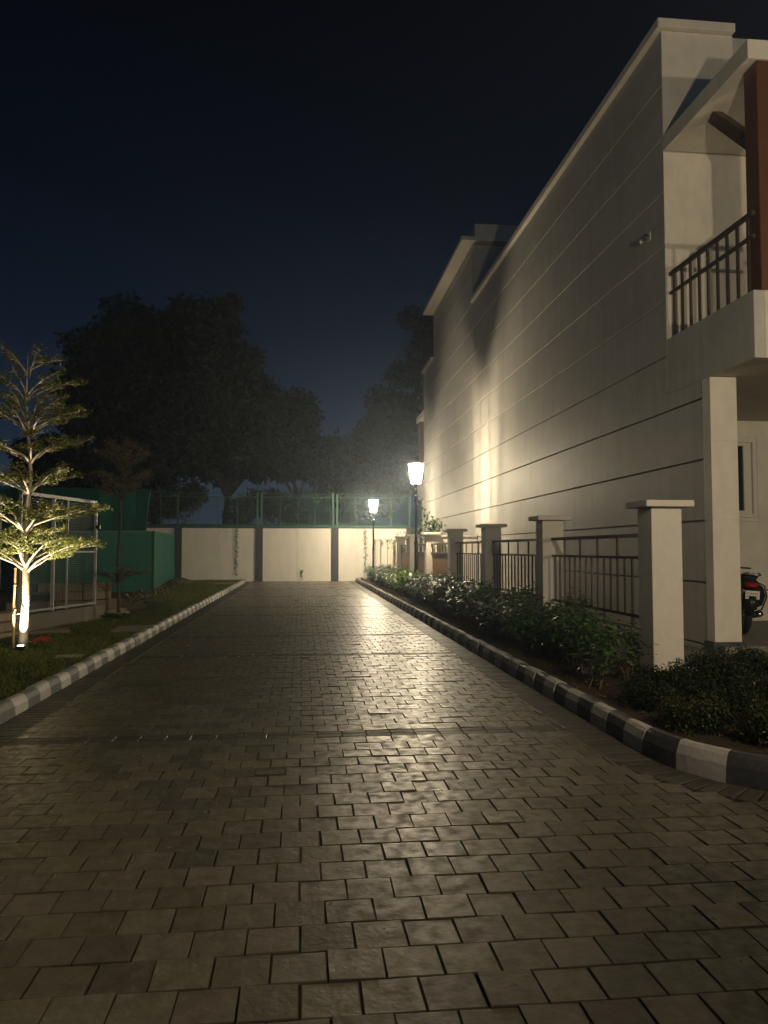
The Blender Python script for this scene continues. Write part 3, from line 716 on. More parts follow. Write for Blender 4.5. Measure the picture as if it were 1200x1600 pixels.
TW.part(MB().tube([(-5.55, 28.1, 3.64), (-29, 28.1, 3.9)], .03, 6), 'top_rail', M['green_metal'])
for x in (-5.6, -9.2, -13, -17, -21): TW.part(MB().box(x - .04, x + .04, 28.07, 28.15, .05, 3.64), 'post', M['green_metal'])
tag(tw, 'tall dark green cloth screen stretched behind the court', 'screen')
tb = empty('green_enclosure', (-6, 30, 0)); TB = Rooted(tb)
TB.part(MB().add([(-5.15, 27.5, .03), (-8.6, 25.4, .03), (-8.6, 25.4, 2.05), (-5.15, 27.5, 2.13), (-5.2, 27.56, .03), (-8.6, 25.5, .03), (-8.6, 25.5, 2.05), (-5.2, 27.56, 2.13)], [(0, 3, 2, 1), (4, 5, 6, 7), (3, 7, 6, 2), (0, 1, 5, 4), (0, 4, 7, 3), (1, 2, 6, 5)]), 'front_panel', M['tarp'])
TB.part(MB().add([(-5.15, 27.51, .03), (-5.93, 36.9, .03), (-5.93, 36.9, 2.17), (-5.15, 27.51, 2.13), (-5.21, 27.57, .03), (-5.99, 36.9, .03), (-5.99, 36.9, 2.17), (-5.21, 27.57, 2.13)], [(0, 1, 2, 3), (5, 4, 7, 6), (3, 2, 6, 7), (0, 4, 5, 1)]), 'side_panel', M['tarp'])
TB.part(MB().bar((-5.16, 27.5, 2.14), (-5.94, 36.9, 2.18), .05).bar((-5.16, 27.5, 2.14), (-8.6, 25.42, 2.07), .05), 'top_rail', M['green_metal'])
TB.part(MB().box(-5.17, -5.11, 27.46, 27.52, .03, 2.15), 'corner_post', M['green_metal'])
tag(tb, 'lower green clad enclosure with a lighter side facing the road', 'enclosure')

# low masonry plinth with steel mesh panel
A = Vector((-4.04, 16.48, 0)); B_ = Vector((-4.72, 13.91, 0)); D = (B_ - A).normalized(); Nn = Vector((D.y, -D.x, 0))
if Nn.x > 0: Nn = -Nn                       # points away from the road
pl = empty('plinth_wall', A); PLN = Rooted(pl)
def obox(b, s0, s1, t0, t1, z0, z1):
    vs = []
    for z in (z0, z1):
        for s_, t_ in ((s0, t0), (s1, t0), (s1, t1), (s0, t1)): q = A + D * s_ + Nn * t_; vs.append((q.x, q.y, z))
    return b.add(vs, [(0, 1, 2, 3), (7, 6, 5, 4), (0, 4, 5, 1), (1, 5, 6, 2), (2, 6, 7, 3), (3, 7, 4, 0)])
PLN.part(obox(MB(), 0, .82, 0, .30, .0, .37), 'masonry_block', M['slab'], bevel=.006)
PLN.part(obox(MB(), .828, 2.66, 0, .30, .0, .365), 'masonry_block', M['slab'], bevel=.006)
s_ = 2.67
for course in range(3):                     # near end: rough stone courses stepping toward the road
    t0 = .04 + .0 * course - (.14 * (2 - course)); L = [.62, .48, .7, .55, .66, .5]
    p = s_ - (.2 if course == 1 else 0) ; 
    while p < 6.2:
        q = p + random.choice(L); PLN.part(obox(MB(), max(p, s_), q - .012, t0 + random.uniform(-.015, .015), .42, .02 + .145 * course, .02 + .145 * (course + 1) - .01), 'stone_block', M['stone'], bevel=.008); p = q
tag(pl, 'low masonry plinth with rough stone courses behind the floodlit tree', 'wall')
gp_ = empty('mesh_panel', A + Vector((0, 0, .37))); GPN = Rooted(gp_)
def pt(s_, t_, z): q = A + D * s_ + Nn * t_; return (q.x, q.y, z)
t_ = .12
s_n, s_m1, s_m2, s_f = 2.72, 1.72, 1.25, .22
GPN.part(MB().bar(pt(s_f, t_, 2.47), pt(s_n, t_, 2.49), .055, .06), 'top_rail', M['grey_metal'])
GPN.part(MB().bar(pt(s_f, t_, .42), pt(s_n, t_, .42), .04), 'bottom_rail', M['grey_metal'])
GPN.part(MB().bar(pt(s_f, t_, 1.46), pt(s_m2, t_, 1.46), .035), 'mid_rail', M['grey_metal'])
for s__, w_ in ((s_n, .05), (s_m1, .055), (s_m2, .035), (s_f, .05)):
    GPN.part(MB().bar(pt(s__, t_ + .002, .37), pt(s__, t_ + .002, 2.46), w_), 'upright', M['grey_metal'])
wr = MB(); z = .47
while z < 2.43: wr.bar(pt(s_f, t_ + .03, z), pt(s_n, t_ + .03, z), .009); z += .038
s__ = s_f
while s__ < s_n: wr.bar(pt(s__, t_ + .036, .42), pt(s__, t_ + .036, 2.46), .005); s__ += .10
tag(GPN.part(wr, 'wire_mesh', M['wire']), kind='stuff')
bx_ = pt(s_f, t_ - .04, 1.98); GPN.part(MB().box(bx_[0] - .03, bx_[0] + .05, bx_[1] - .04, bx_[1] + .04, 1.93, 2.0), 'latch', M['black'])
tag(gp_, 'grey steel framed mesh panel standing on the low plinth', 'fence panel')
# dark posts beyond, white slatted stack, low stone wall inside
def dpost(x, y, z, w, lab): tag(MB().box(x - w / 2, x + w / 2, y - w / 2, y + w / 2, .05, z).build('timber_post', M['darkwood'], bevel=.006), lab, 'post')
dpost(-5.35, 14.2, 2.45, .11, 'dark timber post just left of the floodlit tree trunk')
dpost(-8.55, 26.2, 3.75, .09, 'tall thin dark post against the green screen')
st = empty('slatted_crate', (-6.35, 15.6, .06)); 
for z in np.arange(.1, 1.05, .085): MB().box(-.5, .42, -.03, .0, float(z), float(z) + .05).build('slat', M['whiteplastic'], st)
for x in (-.46, -.05, .36): MB().box(x, x + .05, .001, .05, 0, 1.1).build('upright', M['whiteplastic'], st)
tag(st, 'white slatted rack standing at the left edge behind the tree', 'rack')
mound_ = MB(); 
cv = [(0, 0, 0)]
def blob(cx, cy, cz, rx, ry, rz, m, name, lab, cat):
    bm = bmesh.new(); bmesh.ops.create_icosphere(bm, subdivisions=3, radius=1)
    for v in bm.verts:
        k = 1 + .12 * math.sin(v.co.x * 5 + v.co.y * 3) + .08 * math.sin(v.co.z * 9 + v.co.x * 7) + random.uniform(-.03, .03)
        v.co = Vector((v.co.x * rx * k, v.co.y * ry * k, max(v.co.z, -.2) * rz * k))
    me = bpy.data.meshes.new(name); bm.to_mesh(me); bm.free(); me.materials.append(m); me.polygons.foreach_set('use_smooth', [True] * len(me.polygons))
    o = link(name, me, None, (cx, cy, cz)); tag(o, lab, cat)
blob(-6.5, 15.6, 1.28, .42, .25, .26, M['slab'], 'crumpled_cover', 'crumpled pale cover lying on top of the white slatted rack', 'cover')
iw = empty('stone_wall', (-4.6, 17.6, 0)); IW = Rooted(iw)
a0, a1 = Vector((-4.18, 17.55, 0)), Vector((-6.1, 16.6, 0)); dd = (a1 - a0).normalized(); n2 = Vector((dd.y, -dd.x, 0)); 
def ob2(s0, s1, z0, z1, th=.3):
    vs = [];
    for z in (z0, z1):
        for s_, t_ in ((s0, 0), (s1, 0), (s1, th), (s0, th)): q = a0 + dd * s_ + Vector((-dd.y, dd.x, 0)) * -t_; vs.append((q.x, q.y, z))
    return MB().add(vs, [(0, 3, 2, 1), (4, 5, 6, 7), (0, 1, 5, 4), (1, 2, 6, 5), (2, 3, 7, 6), (3, 0, 4, 7)])
for (s0, s1, z0, z1) in ((0, .60, .42, .60), (.61, 1.2, .42, .60), (0, .34, .60, .79), (.35, .92, .60, .79), (.93, 1.5, .60, .78), (1.62, 1.9, .42, .74), (-.2, .5, .2, .41), (.51, 1.15, .2, .41), (1.16, 2.1, .2, .41)):
    IW.part(ob2(s0, s1 - .01, z0, z1 - .008), 'stone_block', M['stone'], bevel=.008)
IW.part(ob2(-.35, .6, .0, .19), 'stone_block', M['stone'], bevel=.008)
IW.part(ob2(.61, 2.2, .0, .19), 'stone_block', M['stone'], bevel=.008)
tag(iw, 'low broken stone wall inside the court seen through the mesh panel', 'wall')

# ================================================================== TREES
def limb_path(p0, p1, k=5, wob=.05, sag=0):
    p0, p1 = Vector(p0), Vector(p1); out = []
    for i in range(k + 1):
        t = i / k; q = p0.lerp(p1, t); w = wob * (p1 - p0).length * math.sin(math.pi * t)
        out.append(q + Vector((random.uniform(-w, w), random.uniform(-w, w), random.uniform(-w, w) + sag * math.sin(math.pi * t))))
    return out

def tiered_tree(x, y, tiers, trunk_pts, tr, leafm, barkm, label, ll=.055, top=None):
    r = empty('tiered_tree', (x, y, .08))
    tk = MB(); tk.tube(trunk_pts, tr, 9); P_ = []; Nm = []
    for (z0, z1, rad, nl, dens, asym) in tiers:
        # z0 height of the fork, z1 height of the flat leaf plate
        for k in range(nl):
            a = 2 * math.pi * (k + random.uniform(-.25, .25)) / nl + z0; rr = rad * random.uniform(.72, 1.05) * (1 + asym * math.cos(a))
            zb_ = z0 + random.uniform(-.03, .06); end = Vector((rr * math.cos(a), rr * math.sin(a), z1 + random.uniform(-.04, .06)))
            base = Vector(np.array([np.interp(zb_, [p[2] for p in trunk_pts], [p[j] for p in trunk_pts]) for j in (0, 1)]).tolist() + [zb_])
            path = []
            for i in range(6):
                t = i / 5; q = base.lerp(end, t); q.z = zb_ + (end.z - zb_) * (1 - (1 - t) ** 1.9); q += Vector((random.gauss(0, .015), random.gauss(0, .015), 0)); path.append(q)
            tk.tube(path, [.018 * (1 - .8 * i / 5) * (rad / 1.0) ** .5 for i in range(6)], 5)
            # side twigs and their leaves
            for j in range(11):
                t = random.uniform(.28, 1); i = min(int(t * 5), 4); q = path[i].lerp(path[i + 1], t * 5 - i)
                ta = a + random.choice((-1, 1)) * random.uniform(.4, 1.1); L = rr * random.uniform(.18, .42) * (1.25 - t * .6)
                e = q + Vector((math.cos(ta) * L, math.sin(ta) * L, random.uniform(.0, .07)))
                tk.tube([q, q.lerp(e, .5) + Vector((0, 0, .012)), e], [.005, .004, .002], 4, cap=False)
                m_ = int(2.3 * dens * L / .3)
                for _ in range(m_):
                    u = random.uniform(.15, 1.08); w = q.lerp(e, u); P_.append((w.x + random.gauss(0, .03), w.y + random.gauss(0, .03), w.z + random.uniform(-.005, .05)))
    P_ = np.array(P_); n = len(P_); V, T = leaves(P_, rng.normal(0, .55, (n, 3)) + [0, 0, .8], rng.uniform(.6, 1.25, n) * ll, rng.uniform(.6, 1.2, n) * ll * .5)
    tk.build('trunk', barkm, r, smooth=True); link('crown', tri_mesh('crown', V, T, leafm), r); tag(r, label, 'tree'); return r
tp = [(0, 0, -.1), (.01, 0, .3), (.03, 0, .7), (.02, 0, 1.2), (-.03, .02, 1.55), (.02, 0, 2.0), (.06, 0, 2.5), (.02, 0, 3.0), (-.03, 0, 3.6), (-.02, 0, 4.3)]
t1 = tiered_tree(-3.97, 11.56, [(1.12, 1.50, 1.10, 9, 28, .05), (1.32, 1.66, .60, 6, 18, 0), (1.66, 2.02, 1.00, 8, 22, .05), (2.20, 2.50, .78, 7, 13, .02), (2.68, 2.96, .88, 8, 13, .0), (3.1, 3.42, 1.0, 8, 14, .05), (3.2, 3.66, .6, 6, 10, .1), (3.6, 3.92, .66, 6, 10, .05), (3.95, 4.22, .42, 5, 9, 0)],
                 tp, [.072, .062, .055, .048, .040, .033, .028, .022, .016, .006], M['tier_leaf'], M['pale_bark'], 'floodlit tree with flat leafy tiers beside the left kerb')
tp2 = [(0, 0, -.1), (.0, 0, .5), (-.03, 0, 1.2), (.02, 0, 2.0), (0, 0, 2.7), (.03, 0, 3.2), (.02, 0, 3.6)]
t2 = tiered_tree(-3.77, 16.45, [(.72, .98, .62, 9, 2.6, 0), (2.45, 2.72, .50, 8, 11, 0), (2.62, 2.95, .60, 8, 9, 0), (3.02, 3.42, .58, 8, 12, .1), (3.2, 3.62, .35, 6, 9, .0)],
                 tp2, [.036, .032, .028, .026, .022, .015, .006], M['brown_leaf'], M['bark'], 'thin unlit young tree with sparse brownish crown beyond the floodlit tree', ll=.05)
# bamboo stake and ties
sk = empty('bamboo_stake', (-4.08, 11.52, .08)); tag(sk, 'bamboo stake tied beside the floodlit trunk', 'stake')
MB().tube([(0, 0, -.05), (-.01, 0, .6), (0, 0, 1.15)], [.018, .017, .016], 7).build('cane', M['bamboo'], sk)
for z in (.25, .55, .9, 1.14): MB().tube([(-.002, 0, z), (-.002, 0, z + .02)], .022, 8).build('node', M['bamboo'], sk)
MB().tube([(0, -.03, .50), (.06, -.065, .51), (.14, -.045, .52), (.14, .055, .52), (0, .03, .5), (0, -.03, .5)], .009, 5).build('tie', M['black'], sk)
# ground uplight
ul = empty('garden_uplight', (-3.92, 11.33, .085)); tag(ul, 'small ground spotlight shining up the tiered tree trunk', 'garden light')
MB().lathe([(.045, 0), (.05, .03), (.055, .07)], n=12).build('housing', M['black'], ul)
MB().lathe([(.042, .0705), (.042, .074)], n=12).build('lens', mat('uplight_lens', (1, 1, 1), .3, emit=((1, .88, .66), 25)), ul)
ld = bpy.data.lights.new('uplight_light', 'SPOT'); ld.energy = POWER['up']; ld.color = (1, .86, .60); ld.spot_size = R(82); ld.spot_blend = .7; ld.shadow_soft_size = .03
lo = bpy.data.objects.new('uplight_light', ld); COL.objects.link(lo); lo.parent = ul; lo.location = (0, 0, .10); lo.rotation_euler = (R(180 - 7), 0, 0)

def flowers(x, y, m, label, n=60, nf=14, r=.14):
    o = empty('flower_plant', (x, y, .085)); Pp = np.stack([rng.normal(0, r * .6, n), rng.normal(0, r * .6, n), rng.random(n) * .10 + .01], 1)
    V, T = leaves(Pp, rng.normal(0, .5, (n, 3)) + [0, 0, .8], rng.uniform(.04, .08, n), rng.uniform(.02, .035, n)); link('leaves', tri_mesh('leaves', V, T, M['hedge_leaf']), o)
    Pp = []
    for i in range(nf):
        c = np.array([random.gauss(0, r * .5), random.gauss(0, r * .4), random.uniform(.09, .16)])
        for k in range(7): Pp.append(c + rng.normal(0, .008, 3))
    if nf: Pp = np.array(Pp); V, T = leaves(Pp, rng.normal(0, .6, (len(Pp), 3)) + [0, -.3, .8], .035, .022); link('blossoms', tri_mesh('blossoms', V, T, m), o)
    MB().tube([(0, 0, -.02), (.01, 0, .08)], .006, 5).build('stem', M['bark'], o)
    tag(o, label, 'flower plant')
flowers(-3.72, 11.5, M['red'], 'small red flowering plant to the right of the floodlit trunk')
flowers(-4.30, 11.35, M['whitepetal'], 'small white flowering plant to the left of the floodlit trunk', nf=6)
flowers(-3.62, 16.35, M['whitepetal'], 'white flowering plant at the foot of the thin tree', nf=8)
flowers(-3.95, 16.3, M['whitepetal'], 'low dark plant left of the foot of the thin tree', nf=0, n=160, r=.22)

# big background trees
def big_tree(x, y, clumps, label, n_leaf=9000, th=4.5, ls=.42, trunk_r=.28, name='shade_tree', lean=0):
    r = empty(name, (x, y, GZ)); Pp = []; tot = sum(c[3] * c[4] * c[5] for c in clumps) ** 1.0
    tk = MB(); top = Vector((lean, 0, th))
    tk.tube(limb_path((0, 0, 0), top, 6, .03), [trunk_r * (1 - .07 * i) for i in range(7)], 9)
    for (cx, cy, cz, rx, ry, rz) in clumps:
        e = Vector((cx, cy, cz)); tk.tube(limb_path(top, e, 6, .08, .2), [trunk_r * .55 * (1 - .12 * i) for i in range(7)], 6)
        nsub = 16
        subs = []
        for _ in range(nsub):
            d = rng.normal(size=3); d /= np.linalg.norm(d); rr = rng.random() ** .4
            subs.append(np.array([cx + d[0] * rx * rr, cy + d[1] * ry * rr, cz + d[2] * rz * rr]))
        for s_ in subs[:7]: tk.tube(limb_path(e, Vector(s_.tolist()), 3, .08), [.06, .05, .03, .015], 4, cap=False)
        n_ = int(1.7 * n_leaf * (rx * ry * rz) / tot)
        per = max(4, n_ // nsub); sr = (rx * ry * rz) ** (1 / 3) * .46
        for s_ in subs:
            d = rng.normal(size=(per, 3)); d /= np.linalg.norm(d, axis=1, keepdims=True); q = sr * (rng.random((per, 1)) ** .45) * rng.uniform(.7, 1.2)
            Pp.append(s_ + d * q * [1.15, 1.15, .8])
    Pp = np.concatenate(Pp); n = len(Pp)
    V, T = leaves(Pp, rng.normal(0, .8, (n, 3)) + [0, 0, .6], rng.uniform(.6, 1.4, n) * ls, rng.uniform(.5, 1.0, n) * ls * .6, droop=.5)
    tk.build('trunk', M['bark'], r, smooth=True); link('crown', tri_mesh('crown', V, T, M['tree_leaf']), r); tag(r, label, 'tree', 'trees beyond the boundary wall'); return r
big_tree(-10.5, 50, [(-.5, 0, 11.5, 3.6, 3, 3.2), (.8, 0, 9.0, 3.4, 2.8, 2.6), (-.5, 0, 9.5, 3.6, 3, 3.2), (-1.2, 0, 14.5, 2.6, 2.6, 3.0), (2.0, .5, 12.5, 3.0, 2.8, 3.4), (-3.0, 0, 8.0, 2.0, 2.2, 1.9), (.5, -1, 6.6, 3.2, 2.2, 1.7), (1.2, 0, 16.3, 1.7, 1.7, 1.5), (-3.6, .3, 10.9, 1.4, 1.6, 1.3)], 'broad tall dark tree at the left of the big clump behind the wall', 30000)
big_tree(-4.6, 48, [(-2.6, 0, 11.0, 2.6, 3, 3.0), (.2, 0, 8.6, 3.0, 2.8, 2.0), (-.8, 0, 13.0, 3.2, 3, 3.4), (1.0, 0, 10.3, 2.8, 2.8, 2.6), (-1.4, 0, 16.0, 2.0, 2.2, 1.7), (-2.0, 0, 8.3, 2.8, 2.4, 2.0), (2.6, 0, 9.0, 2.0, 2.0, 1.9), (1.2, -.5, 7.0, 1.8, 1.6, 1.2)], 'tallest rounded dark tree in the middle of the big clump', 30000, th=4.8)
big_tree(-.4, 49, [(-.2, 0, 8.3, 2.2, 2.2, 1.9), (-.6, 0, 9.6, 2.0, 2.2, 1.9), (.9, 0, 7.6, 1.6, 1.8, 1.5), (-1.6, 0, 7.3, 1.9, 1.8, 1.3)], 'smaller dark tree at the right edge of the big clump', 13000, th=4.6, trunk_r=.2)
big_tree(9.3, 58, [(0, 0, 13.5, 3.2, 3, 3.8), (.8, 0, 18.2, 2.4, 2.4, 2.4), (-2.0, 0, 10.5, 2.4, 2.4, 2.4), (1, 0, 8.2, 3.4, 3, 2)], 'tall hazy tree rising behind the taller house', 13000)
big_tree(4.9, 55, [(-.6, 0, 7.6, 3.0, 2.4, 1.6), (0, 0, 8.6, 2.4, 2.4, 2.2), (1.3, 0, 10.4, 1.7, 1.8, 1.7), (-2.2, 0, 7.3, 1.9, 2, 1.4), (1.0, 0, 6.2, 2.8, 2, 1.3)], 'hazy mid-sized tree between the two lamps behind the net', 15000, th=4)
big_tree(-1.9, 44, [(0, 0, 4.3, 1.2, 1.0, .9), (-1.4, 0, 3.6, 1.1, 1, .8), (1.2, 0, 3.9, .9, .9, .7)], 'low leafy tree directly behind the middle of the green fence', 4200, th=2.6, ls=.22, trunk_r=.1, lean=.3)
big_tree(-8.4, 44, [(0, 0, 3.9, 1.6, 1.2, .9), (2.0, 0, 4.6, 1.3, 1.1, .8), (-1.8, 0, 5.4, 1.6, 1.2, .9)], 'low leafy tree behind the left bay of the green fence', 5200, th=2.6, ls=.22, trunk_r=.1)
big_tree(1.9, 46, [(0, 0, 4.8, 1.3, 1.0, .6), (1.5, 0, 5.3, 1.2, 1, .6), (2.4, 0, 4.2, 1.2, 1, .8)], 'low hazy tree behind the right bay of the green fence', 4200, th=3, ls=.22, trunk_r=.09)
big_tree(-17.2, 54, [(0, 0, 7.4, 2.3, 2.5, 1.7), (1.5, 0, 5.2, 1.9, 1.6, 1.2)], 'lower dark tree at the far left of the clump', 6500, th=3.5)

# creeper draped on the left bay of the court fence (yellowish)
r = empty('vine', (-5.0, 37.0, 2.6)); n = 260
t = rng.random(n); Pp = np.stack([-.6 + t * 1.0 + rng.normal(0, .09, n), -.06 + rng.normal(0, .04, n), .1 + t * 1.45 + rng.normal(0, .08, n)], 1)
V, T = leaves(Pp, rng.normal(0, .6, (n, 3)) + [0, -1, .3], rng.uniform(.06, .12, n), rng.uniform(.03, .06, n)); link('leaves', tri_mesh('leaves', V, T, M['topiary_tip']), r)
MB().tube([(-.6, -.03, 0), (-.35, -.03, .6), (0, -.03, 1.1), (.4, -.03, 1.5)], .01, 5).build('stem', M['bark'], r)
tag(r, 'yellowish vine climbing the left bay of the green fence', 'vine')

# far building glimpsed beyond the trees
fb = empty('far_building', (2.5, 95, GZ)); MB().box(-4, 4.5, 0, 8, 0, 8.5).build('wall', M['farwall'], fb); MB().box(-4.2, 4.7, -.2, 8.2, 8.5, 8.8).build('roof', M['farwall'], fb)
for ix in range(3):
    for iz in range(2): MB().box(-3 + ix * 2.6, -1.8 + ix * 2.6, -.04, .0, 1.6 + iz * 3.2, 3.0 + iz * 3.2).build('window', M['glass'], fb)
tag(fb, 'pale distant building dimly visible through the fence netting', 'building')

# ================================================================== HEDGE AND SHRUBS (right)
def shrub_meshes(n_stem, h, r, nleaf, ll, seed):
    random.seed(seed); stems = MB(); Pp = []
    for i in range(n_stem):
        a = random.random() * 6.28; bx, by = random.gauss(0, .04), random.gauss(0, .04); er = r * random.uniform(.3, 1); e = Vector((math.cos(a) * er, math.sin(a) * er, h * random.uniform(.6, 1)))
        p = limb_path((bx, by, -.03), e, 4, .06); stems.tube(p, [.009, .008, .006, .005, .003], 5, cap=False)
        for j in range(int(nleaf / n_stem)):
            t = 1 - abs(random.gauss(0, .33)); t = max(.55, min(t, 1.05)); k = min(int(t * 4), 3); q = p[k].lerp(p[k + 1], t * 4 - k)
            s_ = r * .42
            Pp.append((q.x + random.gauss(0, s_ * .55), q.y + random.gauss(0, s_ * .55), q.z + random.gauss(0, .07)))
    Pp = np.array(Pp); Pp[:, 2] = np.maximum(Pp[:, 2], .22); n = len(Pp); out = Pp * [1, 1, .5]
    Nn_ = rng.normal(0, .5, (n, 3)) * .65 + out / (np.linalg.norm(out, axis=1, keepdims=True) + 1e-6) * .3 + [0, 0, 1.0]
    return stems, leaves(Pp, Nn_, rng.uniform(.65, 1.3, n) * ll, rng.uniform(.7, 1.1, n) * ll * .48, .10, droop=.25)
protos = []
for k in range(6):
    st_, (V, T) = shrub_meshes(8, .72, .33, 440, .108, 100 + k)
    protos.append((st_.mesh('stem', M['bark']), tri_mesh('foliage', V, T, M['hedge_leaf']), tri_mesh('foliage', V, T, M['hedge_leaf_lamplit'])))
st_, (V, T) = shrub_meshes(4, .78, .30, 300, .085, 300); thin = (st_.mesh('stem', M['bark']), tri_mesh('foliage', V, T, M['hedge_leaf']))
random.seed(99); SEEN = {}; ORD = 'zeroth first second third fourth fifth sixth seventh eighth ninth tenth eleventh twelfth'.split()
def shrub(x, y, sc, which, label, light=False, group='shrubs of the hedge along the fence'):
    r = empty('hedge_shrub', (x, y, .10), random.random() * 6.28); r.scale = (sc, sc, sc * random.uniform(.92, 1.1))
    link('stems', which[0], r); link('foliage', which[2] if light else which[1], r); tag(r, label, 'shrub', group)
shrub(2.98, 7.55, .98, thin, 'thin leggy shrub on one pale stem at the near end of the hedge', group=None)
shrub(3.45, 7.95, .85, thin, 'sparse dark shrub close to the near cream fence pillar', group=None)
y = 8.6; i = 0
while y < 35.6:
    for row in (0, 1):
        if row == 1 and y < 9.5: continue
        x = (3.22 if row == 0 else 3.72) + random.gauss(0, .06)
        if abs(y - 24.0) < .4 and row == 1: continue
        lt = 22.8 < y < 29  # shrubs around the nearer lamp take the leaf colour with lamplight painted in
        kk = sum(1 for q in PY if q < y); cnt = SEEN.setdefault((row, kk), [0]); cnt[0] += 1
        look = 'bright lit' if lt else ('dark glossy' if y <= 22.8 else 'dim small')
        lab = '%s hedge shrub in %s row, %s past the %s fence pillar from the corner' % (look, 'kerb-side' if row == 0 else 'railing-side', ORD[cnt[0]], ORD[kk])
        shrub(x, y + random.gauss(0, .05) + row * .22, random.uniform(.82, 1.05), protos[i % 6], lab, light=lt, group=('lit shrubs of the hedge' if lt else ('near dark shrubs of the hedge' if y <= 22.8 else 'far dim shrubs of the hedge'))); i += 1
    y += .50
# topiary bushes at the near corner
def bush(x, y, rx, ry, h, label, tips=.12, n=5200):
    rx *= .9; ry *= .9; h *= .86
    r = empty('corner_bush', (x, y, .08)); nsub = 34; Pp = []
    for i in range(nsub):
        d = rng.normal(size=3); d /= np.linalg.norm(d); c = np.array([d[0] * rx * .72, d[1] * ry * .72, h * .48 + d[2] * h * .33])
        m_ = n // nsub; e = rng.normal(size=(m_, 3)); e /= np.linalg.norm(e, axis=1, keepdims=True); q = .13 * rng.random((m_, 1)) ** .5
        Pp.append(c + e * q)
    Pp = np.concatenate(Pp); Pp[:, 2] = np.maximum(Pp[:, 2], .02); n_ = len(Pp)
    out = Pp - [0, 0, h * .4]; Nn_ = rng.normal(0, .7, (n_, 3)) + out / np.linalg.norm(out, axis=1, keepdims=True)
    V, T = leaves(Pp, Nn_, rng.uniform(.020, .042, n_), rng.uniform(.009, .019, n_))
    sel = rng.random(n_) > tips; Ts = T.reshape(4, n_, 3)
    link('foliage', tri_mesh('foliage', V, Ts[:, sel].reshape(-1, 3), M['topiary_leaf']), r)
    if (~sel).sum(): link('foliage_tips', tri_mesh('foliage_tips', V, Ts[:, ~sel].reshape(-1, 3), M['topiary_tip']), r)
    st_ = MB()
    for i in range(12): a = random.random() * 6.28; st_.tube(limb_path((0, 0, -.02), (math.cos(a) * rx * .6, math.sin(a) * ry * .6, h * random.uniform(.4, .8)), 3, .08), [.008, .006, .004, .002], 4, cap=False)
    st_.build('stems', M['bark'], r); tag(r, label, 'bush')
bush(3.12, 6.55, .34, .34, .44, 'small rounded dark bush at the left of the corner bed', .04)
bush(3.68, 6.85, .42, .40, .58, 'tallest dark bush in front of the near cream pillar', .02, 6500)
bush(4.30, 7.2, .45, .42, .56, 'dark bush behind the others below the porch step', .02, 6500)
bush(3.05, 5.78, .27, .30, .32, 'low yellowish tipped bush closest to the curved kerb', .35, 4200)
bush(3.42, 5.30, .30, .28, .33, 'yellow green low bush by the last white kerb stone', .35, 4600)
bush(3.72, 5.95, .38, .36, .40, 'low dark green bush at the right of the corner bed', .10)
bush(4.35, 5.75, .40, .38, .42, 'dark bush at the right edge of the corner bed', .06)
bush(4.05, 5.0, .32, .26, .28, 'small bush low by the kerb at the frame edge', .2, 4200)

# climbing plant by the fence pillars near lamp
def climber(x, y, h, spread, n, ll, m, label, seed):
    random.seed(seed); r = empty('climbing_plant', (x, y, .1)); st_ = MB(); Pp = []
    for i in range(7):
        a = random.uniform(0, 6.28); e = Vector((math.cos(a) * spread * random.uniform(.4, 1), math.sin(a) * spread * .6, h * random.uniform(.62, 1))); midp = Vector((e.x * .15, e.y * .15, e.z * .75))
        p = limb_path((0, 0, 0), midp, 4, .03)[:-1] + limb_path(midp, e, 4, .06, .08); st_.tube(p, [.014 - .0014 * k for k in range(len(p))], 5, cap=False)
        for j in range(n // 7):
            t = random.uniform(.45, 1); k = min(int(t * (len(p) - 1)), len(p) - 2); q = p[k].lerp(p[k + 1], t * (len(p) - 1) - k); Pp.append((q.x + random.gauss(0, .07), q.y + random.gauss(0, .07), q.z + random.gauss(0, .06)))
    Pp = np.array(Pp); n_ = len(Pp); V, T = leaves(Pp, rng.normal(0, .5, (n_, 3)) + [0, -.4, .8], rng.uniform(.7, 1.25, n_) * ll, rng.uniform(.7, 1.1, n_) * ll * .5, droop=.7)
    st_.build('stem', M['bark'], r); link('foliage', tri_mesh('foliage', V, T, m), r); tag(r, label, 'climbing plant')
climber(4.55, 26.6, 3.05, .62, 330, .16, M['hedge_leaf'], 'arching leafy plant against the house wall right of the nearer lamp', 5)
climber(4.55, 31.0, 2.75, .6, 360, .12, M['hedge_leaf_lamplit'], 'bushy green plant rising over the fence left of the nearer lamp', 6)
climber(4.3, 35.4, 2.35, .4, 90, .11, M['hedge_leaf'], 'small twiggy plant above the farthest fence pillars', 8)

